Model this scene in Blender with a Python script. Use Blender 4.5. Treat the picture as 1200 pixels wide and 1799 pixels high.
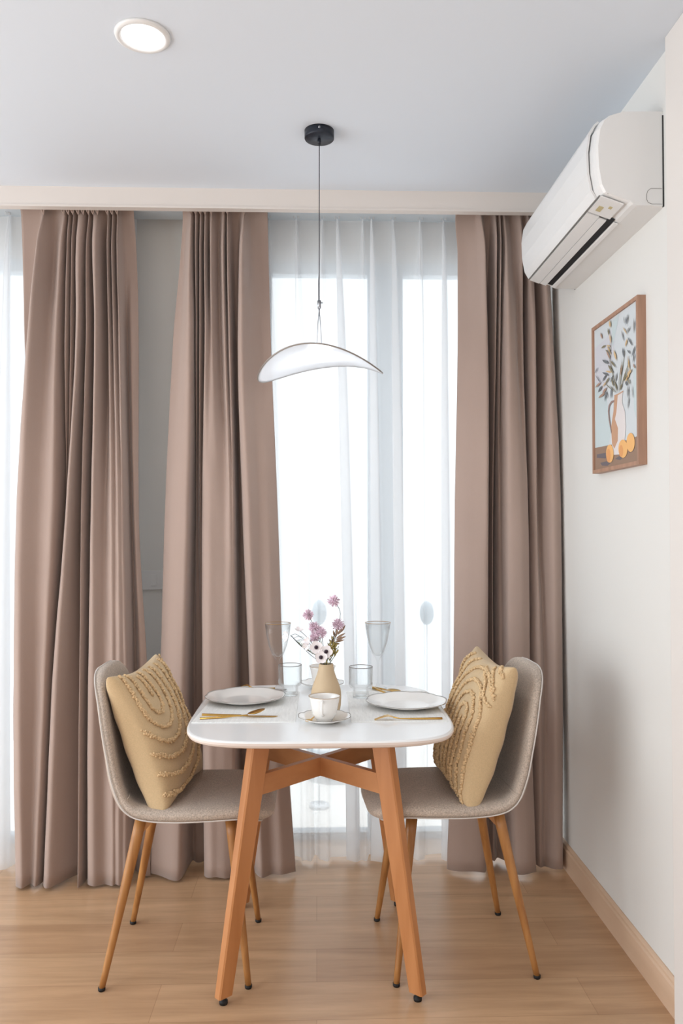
import bpy, bmesh, math, random
from mathutils import Vector, Matrix, Euler
random.seed(7)
PI = math.pi
S = bpy.context.scene
for o in list(bpy.data.objects):
    bpy.data.objects.remove(o)
C = S.collection

# ------------------------------------------------------------------ camera
FOC = 1400.0                      # focal length in pixels of a 1200x1799 frame
YAW = math.atan(43.0 / FOC)       # to the right
PITCH = math.atan(33.0 / FOC)     # upwards
EYE = Vector((0, 0, 1.32))
cam = bpy.data.cameras.new('camera')
cam.sensor_fit = 'VERTICAL'
cam.sensor_height = 24.0
cam.lens = 24.0 * FOC / 1799.0
cam.clip_start = 0.02
co = bpy.data.objects.new('camera', cam)
C.objects.link(co)
co.location = EYE
co.rotation_euler = Euler((PI / 2 + PITCH, 0, -YAW), 'XYZ')
S.camera = co

# ------------------------------------------------------------------ light
S.view_settings.view_transform = 'Standard'
S.view_settings.look = 'None'
S.view_settings.gamma = 1.0
S.view_settings.exposure = 0.0
S.view_settings.use_curve_mapping = False
w = bpy.data.worlds.new('daylight')
S.world = w
w.use_nodes = True
bg = w.node_tree.nodes['Background']
bg.inputs[0].default_value = (0.93, 0.97, 1.0, 1)
bg.inputs[1].default_value = 1.8

def spot(name, loc, power, size, angle, col):
    l = bpy.data.lights.new(name, 'SPOT')
    l.energy = power
    l.shadow_soft_size = size
    l.spot_size = angle
    l.spot_blend = 0.9
    l.color = col
    o = bpy.data.objects.new(name, l)
    C.objects.link(o)
    o.location = loc
    return o

def area(name, loc, rot, sx, sy, power, col):
    l = bpy.data.lights.new(name, 'AREA'); l.shape = 'RECTANGLE'; l.size = sx; l.size_y = sy; l.energy = power; l.color = col
    o = bpy.data.objects.new(name, l); C.objects.link(o); o.location = loc; o.rotation_euler = rot
    return o
# daylight from the glazed left side of the flat, and a weaker fill added behind the camera
area('left_window_daylight', (-3.45, .9, 1.25), (0, -PI / 2, 0), 2.3, 3.6, 118, (.88, .95, 1))
area('rear_fill', (-.9, -1.5, 1.5), (PI / 2, 0, 0), 3.6, 2.0, 16, (1, .97, .94))  # added fill that brightens the interior, no known source

sl = bpy.data.lights.new('balcony_fill_sun', 'SUN'); sl.energy = 3.2; sl.angle = .05  # added sun, aimed straight down to whiten the balcony floor
so = bpy.data.objects.new('balcony_fill_sun', sl); C.objects.link(so); so.rotation_euler = (.03, 0, 0)

# camera axes for reading positions
_R = co.rotation_euler.to_matrix()
def ray(px, py):
    return (_R @ Vector(((px - 600.0) / FOC, -(py - 899.5) / FOC, -1.0))).normalized()
def atY(px, py, Y):
    d = ray(px, py); return EYE + d * ((Y - EYE.y) / d.y)
def atZ(px, py, Z):
    d = ray(px, py); return EYE + d * ((Z - EYE.z) / d.z)
def atX(px, py, X):
    d = ray(px, py); return EYE + d * ((X - EYE.x) / d.x)

# ------------------------------------------------------------------ materials
def lin(c):
    return tuple((v / 255.0 / 12.92) if v / 255.0 <= 0.04045 else ((v / 255.0 + 0.055) / 1.055) ** 2.4 for v in c) + (1,)

def mat(name, rgb, rough=0.5, metal=0.0, spec=0.5, noise=None, bump=None, trans=0.0, ior=1.45, emit=None, sheen=0.0, coat=0.0):
    m = bpy.data.materials.new(name); m.use_nodes = True
    nt = m.node_tree; b = nt.nodes['Principled BSDF']
    b.inputs['Base Color'].default_value = lin(rgb)
    b.inputs['Roughness'].default_value = rough
    b.inputs['Metallic'].default_value = metal
    b.inputs['Specular IOR Level'].default_value = spec
    b.inputs['Transmission Weight'].default_value = trans
    b.inputs['IOR'].default_value = ior
    b.inputs['Sheen Weight'].default_value = sheen
    b.inputs['Coat Weight'].default_value = coat
    if emit:
        b.inputs['Emission Color'].default_value = lin(emit[0]); b.inputs['Emission Strength'].default_value = emit[1]
    tc = nt.nodes.new('ShaderNodeTexCoord')
    if noise:
        sc, amt, stretch = noise
        mp = nt.nodes.new('ShaderNodeMapping'); mp.inputs['Scale'].default_value = stretch
        nt.links.new(tc.outputs['Object'], mp.inputs[0])
        n = nt.nodes.new('ShaderNodeTexNoise'); n.inputs['Scale'].default_value = sc; n.inputs['Detail'].default_value = 6
        nt.links.new(mp.outputs[0], n.inputs['Vector'])
        r = nt.nodes.new('ShaderNodeValToRGB')
        a = lin([max(0, v * (1 - amt)) for v in rgb]); c = lin([min(255, v * (1 + amt)) for v in rgb])
        r.color_ramp.elements[0].color = a; r.color_ramp.elements[0].position = 0.3
        r.color_ramp.elements[1].color = c; r.color_ramp.elements[1].position = 0.7
        nt.links.new(n.outputs['Fac'], r.inputs[0]); nt.links.new(r.outputs[0], b.inputs['Base Color'])
    if bump:
        sc, st, stretch = bump
        mp = nt.nodes.new('ShaderNodeMapping'); mp.inputs['Scale'].default_value = stretch
        nt.links.new(tc.outputs['Object'], mp.inputs[0])
        n = nt.nodes.new('ShaderNodeTexNoise'); n.inputs['Scale'].default_value = sc; n.inputs['Detail'].default_value = 4
        nt.links.new(mp.outputs[0], n.inputs['Vector'])
        bu = nt.nodes.new('ShaderNodeBump'); bu.inputs['Strength'].default_value = st; bu.inputs['Distance'].default_value = 0.002
        nt.links.new(n.outputs['Fac'], bu.inputs['Height']); nt.links.new(bu.outputs[0], b.inputs['Normal'])
    return m

ONE = (1, 1, 1)
M = {}
M['wall'] = mat('warm_white_paint', (228, 226, 222), 0.6, spec=0.3, bump=(60, 0.08, ONE))
M['wall_pier'] = mat('warm_white_paint_pier', (226, 220, 215), 0.55, spec=0.3, bump=(60, 0.06, ONE))
M['ceil'] = mat('ceiling_paint', (224, 231, 240), 0.7, spec=0.2)
M['pelmet'] = mat('pelmet_paint', (222, 214, 208), 0.5, spec=0.3)
M['plastic'] = mat('white_plastic', (232, 231, 230), 0.32, spec=0.5)
M['plastic_dark'] = mat('dark_plastic', (22, 24, 28), 0.5)
M['seam'] = mat('seam_grey', (120, 116, 112), 0.6)
M['sticker'] = mat('gold_sticker', (196, 182, 140), 0.4)
M['black'] = mat('black_metal', (40, 44, 54), 0.35, metal=0.3)
M['cord'] = mat('dark_cord', (60, 58, 66), 0.5)
M['steel'] = mat('brushed_steel', (170, 172, 178), 0.3, metal=1.0)
M['tabletop'] = mat('white_laminate', (244, 244, 244), 0.22, spec=0.5, coat=0.2)
M['table_edge_shade'] = mat('white_laminate_shaded', (228, 214, 206), 0.4)  # same white as the top, with pinkish shading put into the colour
M['mat'] = mat('woven_white_placemat', (240, 240, 238), 0.6, noise=(220, 0.03, (1, .12, 1)), bump=(300, 0.4, (.2, 1, 1)))
M['ceramic'] = mat('white_glazed_ceramic', (245, 242, 238), 0.12, spec=0.6, coat=0.4)
M['gold'] = mat('brushed_gold', (214, 172, 96), 0.25, metal=1.0)
M['rimgold'] = mat('gilded_rim', (170, 134, 84), 0.35, metal=0.7)
M['rimgrey'] = mat('dark_rim_line', (120, 112, 104), 0.4, metal=0.4)
M['vase'] = mat('beige_stoneware', (208, 184, 152), 0.55, spec=0.3, noise=(3, 0.06, ONE))
M['pompom'] = mat('mauve_petals', (226, 198, 212), 0.7, noise=(60, 0.15, ONE))
M['petal'] = mat('white_petals', (244, 236, 236), 0.6)
M['centre'] = mat('dark_plum_centre', (45, 22, 40), 0.7)
M['stem'] = mat('dark_stem', (84, 84, 84), 0.7)
M['stemg'] = mat('green_stem', (130, 136, 96), 0.7)
M['leaf'] = mat('olive_leaf', (168, 152, 92), 0.6, noise=(50, 0.2, ONE))
M['leafb'] = mat('brown_leaf', (150, 125, 105), 0.6, noise=(50, 0.15, ONE))
M['chair'] = mat('greige_woven_upholstery', (186, 171, 158), 0.9, spec=0.2, noise=(260, 0.13, (1, 1, 1)), bump=(420, 0.7, ONE), sheen=0.2)
M['piping'] = mat('light_greige_piping', (205, 198, 192), 0.8)
M['cushion'] = mat('mustard_linen', (203, 176, 138), 0.9, spec=0.15, noise=(300, 0.03, ONE), bump=(400, 0.25, ONE), sheen=0.2)
M['tuft'] = mat('tufted_yarn', (212, 182, 142), 0.95, spec=0.1, noise=(180, 0.1, ONE))
M['drape'] = mat('taupe_drape', (171, 149, 138), 0.75, spec=0.25, noise=(7, 0.015, (1, 1, .1)), bump=(500, 0.25, ONE), sheen=0.3)
M['frame'] = mat('walnut_frame', (172, 134, 112), 0.5, noise=(40, 0.08, (1, 1, .1)))
M['alu'] = mat('white_aluminium', (200, 208, 214), 0.4)
M['balcony'] = mat('balcony_tile', (226, 224, 220), 0.6)
M['rubber'] = mat('black_rubber', (18, 16, 16), 0.6)
M['outdoor'] = mat('blue_grey_plastic', (165, 182, 192), 0.6)
M['outdoor_white'] = mat('white_outdoor_plastic', (225, 228, 230), 0.5)

def wood(name, a, b, scale, rough, stretch):
    m = bpy.data.materials.new(name); m.use_nodes = True
    nt = m.node_tree; p = nt.nodes['Principled BSDF']; p.inputs['Roughness'].default_value = rough
    tc = nt.nodes.new('ShaderNodeTexCoord'); mp = nt.nodes.new('ShaderNodeMapping'); mp.inputs['Scale'].default_value = stretch
    nt.links.new(tc.outputs['Object'], mp.inputs[0])
    n = nt.nodes.new('ShaderNodeTexNoise'); n.inputs['Scale'].default_value = scale; n.inputs['Detail'].default_value = 8; n.inputs['Distortion'].default_value = 0.6
    nt.links.new(mp.outputs[0], n.inputs['Vector'])
    r = nt.nodes.new('ShaderNodeValToRGB')
    r.color_ramp.elements[0].position = .32; r.color_ramp.elements[1].position = .7
    r.color_ramp.elements[0].color = lin(a); r.color_ramp.elements[1].color = lin(b)
    nt.links.new(n.outputs['Fac'], r.inputs[0]); nt.links.new(r.outputs[0], p.inputs['Base Color'])
    return m
M['beech'] = wood('orange_beech', (178, 116, 66), (200, 138, 88), 14, 0.4, (1, 1, .12))
M['beechx'] = wood('orange_beech_rail', (184, 124, 78), (206, 148, 100), 14, 0.4, (.3, .3, 1))
M['oakleg'] = wood('oak_print_leg', (150, 98, 50), (184, 130, 74), 40, 0.4, (1, 1, .08))
M['skirt'] = wood('beige_wood_skirting', (204, 172, 144), (222, 192, 166), 10, 0.5, (1, .1, 1))

def floor_mat():
    m = bpy.data.materials.new('oak_plank_floor'); m.use_nodes = True
    nt = m.node_tree; p = nt.nodes['Principled BSDF']; L = nt.links
    p.inputs['Roughness'].default_value = 0.3; p.inputs['Specular IOR Level'].default_value = 0.45
    tc = nt.nodes.new('ShaderNodeTexCoord')
    br = nt.nodes.new('ShaderNodeTexBrick')
    br.inputs['Scale'].default_value = 1.0
    br.inputs['Brick Width'].default_value = 1.22
    br.inputs['Row Height'].default_value = 0.182
    br.inputs['Mortar Size'].default_value = 0.0012
    br.inputs['Mortar Smooth'].default_value = 0.4
    br.offset = 0.37
    br.inputs['Color1'].default_value = lin((205, 167, 131)); br.inputs['Color2'].default_value = lin((194, 155, 120))
    br.inputs['Mortar'].default_value = lin((178, 140, 106))
    L.new(tc.outputs['Object'], br.inputs['Vector'])
    mp = nt.nodes.new('ShaderNodeMapping'); mp.inputs['Scale'].default_value = (.9, 9, 1)
    L.new(tc.outputs['Object'], mp.inputs[0])
    n = nt.nodes.new('ShaderNodeTexNoise'); n.inputs['Scale'].default_value = 2.2; n.inputs['Detail'].default_value = 9; n.inputs['Roughness'].default_value = .62; n.inputs['Distortion'].default_value = .3
    L.new(mp.outputs[0], n.inputs['Vector'])
    r = nt.nodes.new('ShaderNodeValToRGB')
    r.color_ramp.elements[0].color = (.76, .73, .70, 1); r.color_ramp.elements[0].position = .3
    r.color_ramp.elements[1].color = (1.08, 1.08, 1.08, 1); r.color_ramp.elements[1].position = .7
    L.new(n.outputs['Fac'], r.inputs[0])
    mx = nt.nodes.new('ShaderNodeMix'); mx.data_type = 'RGBA'; mx.blend_type = 'MULTIPLY'; mx.inputs[0].default_value = 1
    L.new(br.outputs['Color'], mx.inputs[6]); L.new(r.outputs[0], mx.inputs[7]); L.new(mx.outputs[2], p.inputs['Base Color'])
    return m
M['floor'] = floor_mat()

def sheer_mat():
    m = bpy.data.materials.new('white_voile'); m.use_nodes = True
    nt = m.node_tree; nt.nodes.clear(); L = nt.links
    out = nt.nodes.new('ShaderNodeOutputMaterial')
    tr = nt.nodes.new('ShaderNodeBsdfTransparent'); tr.inputs[0].default_value = (1, 1, 1, 1)
    tl = nt.nodes.new('ShaderNodeBsdfTranslucent'); tl.inputs[0].default_value = (.93, .95, .97, 1)
    df = nt.nodes.new('ShaderNodeBsdfDiffuse'); df.inputs[0].default_value = (.93, .93, .94, 1)
    a = nt.nodes.new('ShaderNodeMixShader'); a.inputs[0].default_value = .5
    L.new(tl.outputs[0], a.inputs[1]); L.new(df.outputs[0], a.inputs[2])
    b = nt.nodes.new('ShaderNodeMixShader'); b.inputs[0].default_value = .66
    L.new(tr.outputs[0], b.inputs[1]); L.new(a.outputs[0], b.inputs[2]); L.new(b.outputs[0], out.inputs[0])
    return m
M['sheer'] = sheer_mat()

def shade_mat():
    m = bpy.data.materials.new('frosted_acrylic'); m.use_nodes = True
    nt = m.node_tree; nt.nodes.clear(); L = nt.links
    out = nt.nodes.new('ShaderNodeOutputMaterial')
    tr = nt.nodes.new('ShaderNodeBsdfTransparent'); tr.inputs[0].default_value = (.97, .98, 1, 1)
    tl = nt.nodes.new('ShaderNodeBsdfTranslucent'); tl.inputs[0].default_value = (.95, .97, 1, 1)
    pb = nt.nodes.new('ShaderNodeBsdfPrincipled'); pb.inputs['Base Color'].default_value = (.88, .9, .93, 1); pb.inputs['Roughness'].default_value = .25
    a = nt.nodes.new('ShaderNodeMixShader'); a.inputs[0].default_value = .55
    L.new(tl.outputs[0], a.inputs[1]); L.new(pb.outputs[0], a.inputs[2])
    b = nt.nodes.new('ShaderNodeMixShader'); b.inputs[0].default_value = .66
    L.new(tr.outputs[0], b.inputs[1]); L.new(a.outputs[0], b.inputs[2]); L.new(b.outputs[0], out.inputs[0])
    return m
M['shade'] = shade_mat()

def glass_mat(name, tint, refl):
    m = bpy.data.materials.new(name); m.use_nodes = True
    nt = m.node_tree; nt.nodes.clear(); L = nt.links
    out = nt.nodes.new('ShaderNodeOutputMaterial')
    tr = nt.nodes.new('ShaderNodeBsdfTransparent'); tr.inputs[0].default_value = tint
    gl = nt.nodes.new('ShaderNodeBsdfGlossy'); gl.inputs['Roughness'].default_value = .03
    lw = nt.nodes.new('ShaderNodeLayerWeight'); lw.inputs[0].default_value = refl
    mx = nt.nodes.new('ShaderNodeMixShader'); L.new(lw.outputs['Facing'], mx.inputs[0])
    pw = nt.nodes.new('ShaderNodeMath'); pw.operation = 'POWER'; pw.inputs[1].default_value = 2.6
    L.new(lw.outputs['Facing'], pw.inputs[0]); L.new(pw.outputs[0], mx.inputs[0])
    L.new(tr.outputs[0], mx.inputs[1]); L.new(gl.outputs[0], mx.inputs[2]); L.new(mx.outputs[0], out.inputs[0])
    return m
M['glass'] = glass_mat('drinking_glass', (.985, .99, .99, 1), .5)
M['pane'] = glass_mat('window_glass', (.97, .985, .99, 1), .3)

# ------------------------------------------------------------------ helpers
def obj(name, bm, m, parent=None, smooth=False, kind=None):
    me = bpy.data.meshes.new(name)
    bmesh.ops.recalc_face_normals(bm, faces=bm.faces[:])
    bm.to_mesh(me); bm.free()
    for x in (m if isinstance(m, (list, tuple)) else [m]):
        me.materials.append(x)
    if smooth:
        for p in me.polygons: p.use_smooth = True
    o = bpy.data.objects.new(name, me); C.objects.link(o)
    if parent: o.parent = parent
    if kind: o['kind'] = kind
    return o
def thing(name, label, cat, loc=(0, 0, 0), rotz=0, group=None):
    o = bpy.data.objects.new(name, None); C.objects.link(o)
    o.empty_display_size = .05
    o.location = loc; o.rotation_euler = (0, 0, rotz)
    return tag(o, label, cat, group)
def tag(o, label, cat, group=None):
    o['label'] = label; o['category'] = cat
    if group: o['group'] = group
    return o
def box(bm, x0, x1, y0, y1, z0, z1, mi=0):
    v = [bm.verts.new((x, y, z)) for x in (x0, x1) for y in (y0, y1) for z in (z0, z1)]
    for f in ((0, 1, 3, 2), (4, 6, 7, 5), (0, 4, 5, 1), (2, 3, 7, 6), (0, 2, 6, 4), (1, 5, 7, 3)):
        bm.faces.new([v[i] for i in f]).material_index = mi
    return v
def boxo(name, dims, m, parent=None, kind=None, bev=0):
    bm = bmesh.new(); box(bm, *dims)
    if bev: bmesh.ops.bevel(bm, geom=bm.edges[:], offset=bev, segments=2, affect='EDGES', profile=.6)
    return obj(name, bm, m, parent, kind=kind)
def ring(bm, c, u, v, r, n):
    return [bm.verts.new(c + u * (r * math.cos(2 * PI * i / n)) + v * (r * math.sin(2 * PI * i / n))) for i in range(n)]
def tube(bm, pts, rad, n=8, caps=True, closed=False):
    pts = [Vector(p) for p in pts]; rings = []
    N = len(pts); up = None
    for i, p in enumerate(pts):
        if closed: t = pts[(i + 1) % N] - pts[i - 1]
        else: t = pts[min(i + 1, N - 1)] - pts[max(i - 1, 0)]
        t.normalize()
        if up is None:
            up = Vector((0, 0, 1)) if abs(t.z) < .9 else Vector((0, 1, 0))
        u = t.cross(up)
        if u.length < 1e-5: u = t.cross(Vector((1, 0, 0)))
        u.normalize(); v = u.cross(t).normalized(); up = v
        r = rad[i] if isinstance(rad, (list, tuple)) else rad
        rings.append(ring(bm, p, u, v, r, n))
    for i in range(N if closed else N - 1):
        a, b = rings[i], rings[(i + 1) % N]
        for k in range(n):
            bm.faces.new((a[k], a[(k + 1) % n], b[(k + 1) % n], b[k]))
    if caps and not closed:
        bm.faces.new(rings[0][::-1]); bm.faces.new(rings[-1])
def lathe(bm, prof, n=48, c=(0, 0, 0), mod=None, closed_prof=False):
    rows = []
    for (r, z) in prof:
        if r < 1e-6:
            rows.append([bm.verts.new((c[0], c[1], c[2] + z))]); continue
        row = []
        for i in range(n):
            a = 2 * PI * i / n
            rr, zz = (r, z) if mod is None else mod(r, z, a)
            row.append(bm.verts.new((c[0] + rr * math.cos(a), c[1] + rr * math.sin(a), c[2] + zz)))
        rows.append(row)
    L = len(rows)
    for j in range(L if closed_prof else L - 1):
        a, b = rows[j], rows[(j + 1) % L]
        for i in range(n):
            k = (i + 1) % n
            if len(a) == 1 and len(b) == 1: continue
            if len(a) == 1: bm.faces.new((a[0], b[k], b[i]))
            elif len(b) == 1: bm.faces.new((a[i], a[k], b[0]))
            else: bm.faces.new((a[i], a[k], b[k], b[i]))
_b = bmesh.new(); bmesh.ops.create_icosphere(_b, subdivisions=1, radius=1)
ICO_V = [v.co.copy() for v in _b.verts]; ICO_F = [[v.index for v in f_.verts] for f_ in _b.faces]; _b.free()
def blob(bm, c, r, q=(1, 1, 1)):
    c = Vector(c)
    vs = [bm.verts.new((c.x + v.x * r * q[0], c.y + v.y * r * q[1], c.z + v.z * r * q[2])) for v in ICO_V]
    for f_ in ICO_F: bm.faces.new([vs[k] for k in f_])
def catmull(P, t):
    n = len(P); f = t * (n - 1); i = min(int(f), n - 2); u = f - i
    p0 = P[max(i - 1, 0)]; p1 = P[i]; p2 = P[i + 1]; p3 = P[min(i + 2, n - 1)]
    return 0.5 * ((2 * p1) + (p2 - p0) * u + (2 * p0 - 5 * p1 + 4 * p2 - p3) * u * u + (3 * p1 - p0 - 3 * p2 + p3) * u ** 3)
def copy_thing(root):
    r = root.copy(); C.objects.link(r)
    for ch in [o for o in bpy.data.objects if o.parent == root]:
        c = ch.copy(); C.objects.link(c); c.parent = r
        for g in [o for o in bpy.data.objects if o.parent == ch]:
            d = g.copy(); C.objects.link(d); d.parent = c
    return r

# ------------------------------------------------------------------ room shell
WX = 0.98; CH = 2.672; WY = 3.42; XL = -3.6; YB = -1.6; PIERY = 2.125
boxo('floor', (XL, 1.15, YB, 3.50, -.06, 0), M['floor'], kind='structure')
boxo('ceiling', (XL, 1.15, YB, 3.50, CH, CH + .1), M['ceil'], kind='structure')
boxo('wall_right', (WX, WX + .17, PIERY, WY, 0, CH), M['wall'], kind='structure')
boxo('wall_pier', (WX - .028, WX + .17, YB, PIERY, 0, CH), M['wall_pier'], kind='structure', bev=.003)
boxo('wall_left', (XL - .12, XL, YB, 3.62, 0, CH), M['wall'], kind='structure')
boxo('wall_back', (XL, 1.15, YB - .12, YB, 0, CH), M['wall'], kind='structure')  # unseen, added to keep sky light from flooding in behind
# far wall: piers and lintel around two openings
wx0 = atY(455, 900, WY).x; wx1 = .955; lx1 = atY(92, 900, WY).x; HEAD = 2.485
bm = bmesh.new()
box(bm, lx1, wx0, WY, WY + .1, 0, CH)
box(bm, wx1, WX + .17, WY, WY + .1, 0, CH)
box(bm, wx0, wx1, WY, WY + .1, HEAD, CH)
box(bm, -2.9, lx1, WY, WY + .1, HEAD, CH)
box(bm, XL, -2.9, WY, WY + .1, 0, CH)
obj('wall_far', bm, M['wall'], kind='structure')
# curtain pelmet board with a paler bottom lip
PY = 3.13
bm = bmesh.new(); box(bm, XL, WX, PY, PY + .028, 2.597, CH)
box(bm, XL, WX, PY - .004, PY + .03, 2.591, 2.599)
obj('trim_1', bm, M['pelmet'], kind='structure')
# skirting
bm = bmesh.new()
y0, y1 = PIERY, WY
pr = [(0, 0), (.014, 0), (.014, .078), (.010, .084), (.010, .092), (.004, .1), (0, .1)]
va = [bm.verts.new((WX - p, y0, z)) for p, z in pr]; vb = [bm.verts.new((WX - p, y1, z)) for p, z in pr]
for i in range(len(pr)):
    k = (i + 1) % len(pr); bm.faces.new((va[i], va[k], vb[k], vb[i]))
bm.faces.new(va); bm.faces.new(vb[::-1])
obj('baseboard_right', bm, M['skirt'], kind='structure')
boxo('baseboard_far', (lx1, wx0, WY - .012, WY, 0, .1), M['skirt'], kind='structure')

def window(name, xa, xb, mull, z1):
    t = thing(name, '', '')
    del t['label']; del t['category']; t['kind'] = 'structure'
    bm = bmesh.new(); f = .05
    ya, yb = WY + .02, WY + .08
    box(bm, xa, xa + f, ya, yb, 0, z1); box(bm, xb - f, xb, ya, yb, 0, z1)
    box(bm, xa + f, xb - f, ya, yb, z1 - f, z1); box(bm, xa + f, xb - f, ya, yb, 0, .03)
    for (a, b) in mull: box(bm, a, b, ya + .01, yb - .01, .03, z1 - f)
    obj('window_frame', bm, M['alu'], t)
    bm = bmesh.new(); box(bm, xa + f, xb - f, WY + .047, WY + .053, .03, z1 - f)
    obj('pane', bm, M['pane'], t)
mx = atY(645, 900, WY + .08).x; mx2 = atY(706, 900, WY + .08).x
window('window_1', wx0, wx1, [(mx, mx2)], HEAD)
window('window_2', -2.9, lx1, [(-1.9, -1.8)], HEAD)
# balcony beyond the glass
bm = bmesh.new(); box(bm, XL, 2.5, 3.50, 5.2, -.1, -.02)
obj('floor_balcony', bm, M['balcony'], kind='structure')

def ovoid(px, py, Y, r, h, lab):  # unidentified ovals; the lamp form, pole and base are made up
    p = atY(px, py, Y)
    t = thing('dim_oval', lab, 'unidentified oval', (p.x, Y, -.02), 0, None)
    bm = bmesh.new()
    lathe(bm, [(r * math.sin(PI * i / 12), -h * math.cos(PI * i / 12)) for i in range(13)], 20, (0, 0, p.z + .02))
    obj('oval_body', bm, M['outdoor'], t, True)
    bm = bmesh.new(); tube(bm, [(0, 0, 0), (0, 0, p.z - h + .03)], .0022, 8)
    lathe(bm, [(0, .0), (.05, .0), (.05, .015), (0, .015)], 20)
    obj('added_pole', bm, M['outdoor_white'], t, True)
ovoid(561, 1076, 3.9, .036, .062, 'dim grey-blue oval outside, behind the sheer curtain just left of the tallest pink flower')
ovoid(750, 1077, 4.0, .036, .06, 'dim grey-blue oval outside, behind the sheer curtain near the right drape')
p = atZ(575, 1452, -.02)  # unidentified pale shape; the bowl form is made up
pl = thing('pale_bowl_shape', 'unidentified pale shape, built as a bowl outside on the balcony, seen dimly through the sheer under the table', 'unidentified_shape', (p.x + .06, 4.4, -.02))
bm = bmesh.new(); lathe(bm, [(0, 0), (.07, 0), (.09, .02), (.15, .10), (.17, .16), (.16, .16), (.14, .11), (.08, .03), (0, .02)], 32)
obj('bowl', bm, M['outdoor_white'], pl, True)
bm = bmesh.new(); lathe(bm, [(.171, .155), (.178, .165), (.171, .175), (.16, .165)], 32, closed_prof=True)
obj('rim', bm, M['outdoor'], pl, True)

# ------------------------------------------------------------------ curtains
ROWS = [364, 379, 440, 600, 900, 1200, 1545]
def sheet(name, knots, m, ytop, ybot, hem, parent, sub=6, nz=70, thick=.0015, topz=2.63, xmax=.972, drow=1.35):
    """knots: (x at the six rows, depth in cm at the six rows)"""
    zs = []
    Ks = []
    for (xs, ds) in knots:
        xs = [xs[0]] + list(xs); ds = [ds[0] * .3, ds[0] * .6] + list(ds[1:])
        Ks.append((xs, ds))
    ymid = [ytop + (ybot - ytop) * f for f in (0, .01, .05, .19, .45, .70, 1.0)]
    rowz = [atY(600, ROWS[i], ymid[i]).z for i in range(7)]
    rowz[0] = topz; rowz[-1] = hem
    P = []
    for (xs, ds) in Ks:
        col = []
        for i in range(7):
            q = atY(xs[i], ROWS[i], ymid[i])
            col.append((min(q.x, xmax), ymid[i] - ds[i] * .01 * drow))
        P.append(col)
    n = len(P)
    def row(z):
        # position between rows
        for i in range(6):
            if z >= rowz[i + 1] or i == 5:
                f = (rowz[i] - z) / (rowz[i] - rowz[i + 1]); break
        f = min(max(f, 0), 1)
        if i in (2, 3, 4): pass
        out = []
        for k in range(n):
            a = P[k][i]; b = P[k][i + 1]
            p_ = P[k][max(i - 1, 0)]; q_ = P[k][min(i + 2, 6)]
            r = []
            for c in (0, 1):
                # monotone-ish Hermite in z
                h0 = rowz[max(i - 1, 0)] - rowz[i]; h1 = rowz[i] - rowz[i + 1]; h2 = rowz[i + 1] - rowz[min(i + 2, 6)]
                s1 = (b[c] - a[c]) / h1
                s0 = (a[c] - p_[c]) / h0 if h0 > 1e-6 else s1
                s2 = (q_[c] - b[c]) / h2 if h2 > 1e-6 else s1
                m0 = 0 if s0 * s1 <= 0 else 2 * s0 * s1 / (s0 + s1)
                m1 = 0 if s1 * s2 <= 0 else 2 * s1 * s2 / (s1 + s2)
                f2, f3 = f * f, f ** 3
                r.append((2 * f3 - 3 * f2 + 1) * a[c] + (f3 - 2 * f2 + f) * m0 * h1 + (-2 * f3 + 3 * f2) * b[c] + (f3 - f2) * m1 * h1)
            out.append(Vector((r[0], r[1], 0)))
        return out
    zl = []
    for j in range(nz + 1):
        f = j / nz; f = f ** 1.35
        zl.append(topz + (hem - topz) * f)
    bm = bmesh.new(); grid = []
    tot = (n - 1) * sub
    ph = random.random() * 6
    for z in zl:
        R = row(z); line = []
        for s in range(tot + 1):
            k = min(s // sub, n - 2); u = (s - k * sub) / sub
            p0 = R[max(k - 1, 0)]; p1 = R[k]; p2 = R[k + 1]; p3 = R[min(k + 2, n - 1)]
            m1 = (p2 - p0) * .42; m2 = (p3 - p1) * .42
            u2, u3 = u * u, u ** 3
            q = (2 * u3 - 3 * u2 + 1) * p1 + (u3 - 2 * u2 + u) * m1 + (-2 * u3 + 3 * u2) * p2 + (u3 - u2) * m2
            g = s / tot
            if not thick: q.y += .006 * math.sin(g * 150 + z * .8) * (1 - .5 * (z / 2.6)) + .004 * math.sin(g * 61 + z * 1.3)
            q.y += .0016 * math.sin(ph + 9 * g + z * 7) + .001 * math.sin(z * 23 + g * 31)
            zz = z
            if z == zl[-1]: zz = z + .006 * math.sin(g * 40 + ph) * .6
            line.append(bm.verts.new((min(q.x, xmax), q.y, zz)))
        grid.append(line)
    for j in range(nz):
        for s in range(tot):
            bm.faces.new((grid[j][s], grid[j][s + 1], grid[j + 1][s + 1], grid[j + 1][s]))
    o = obj(name, bm, m, parent, True)
    if thick:
        sm = o.modifiers.new('cloth thickness', 'SOLIDIFY'); sm.thickness = thick; sm.offset = 0
    return o

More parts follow.
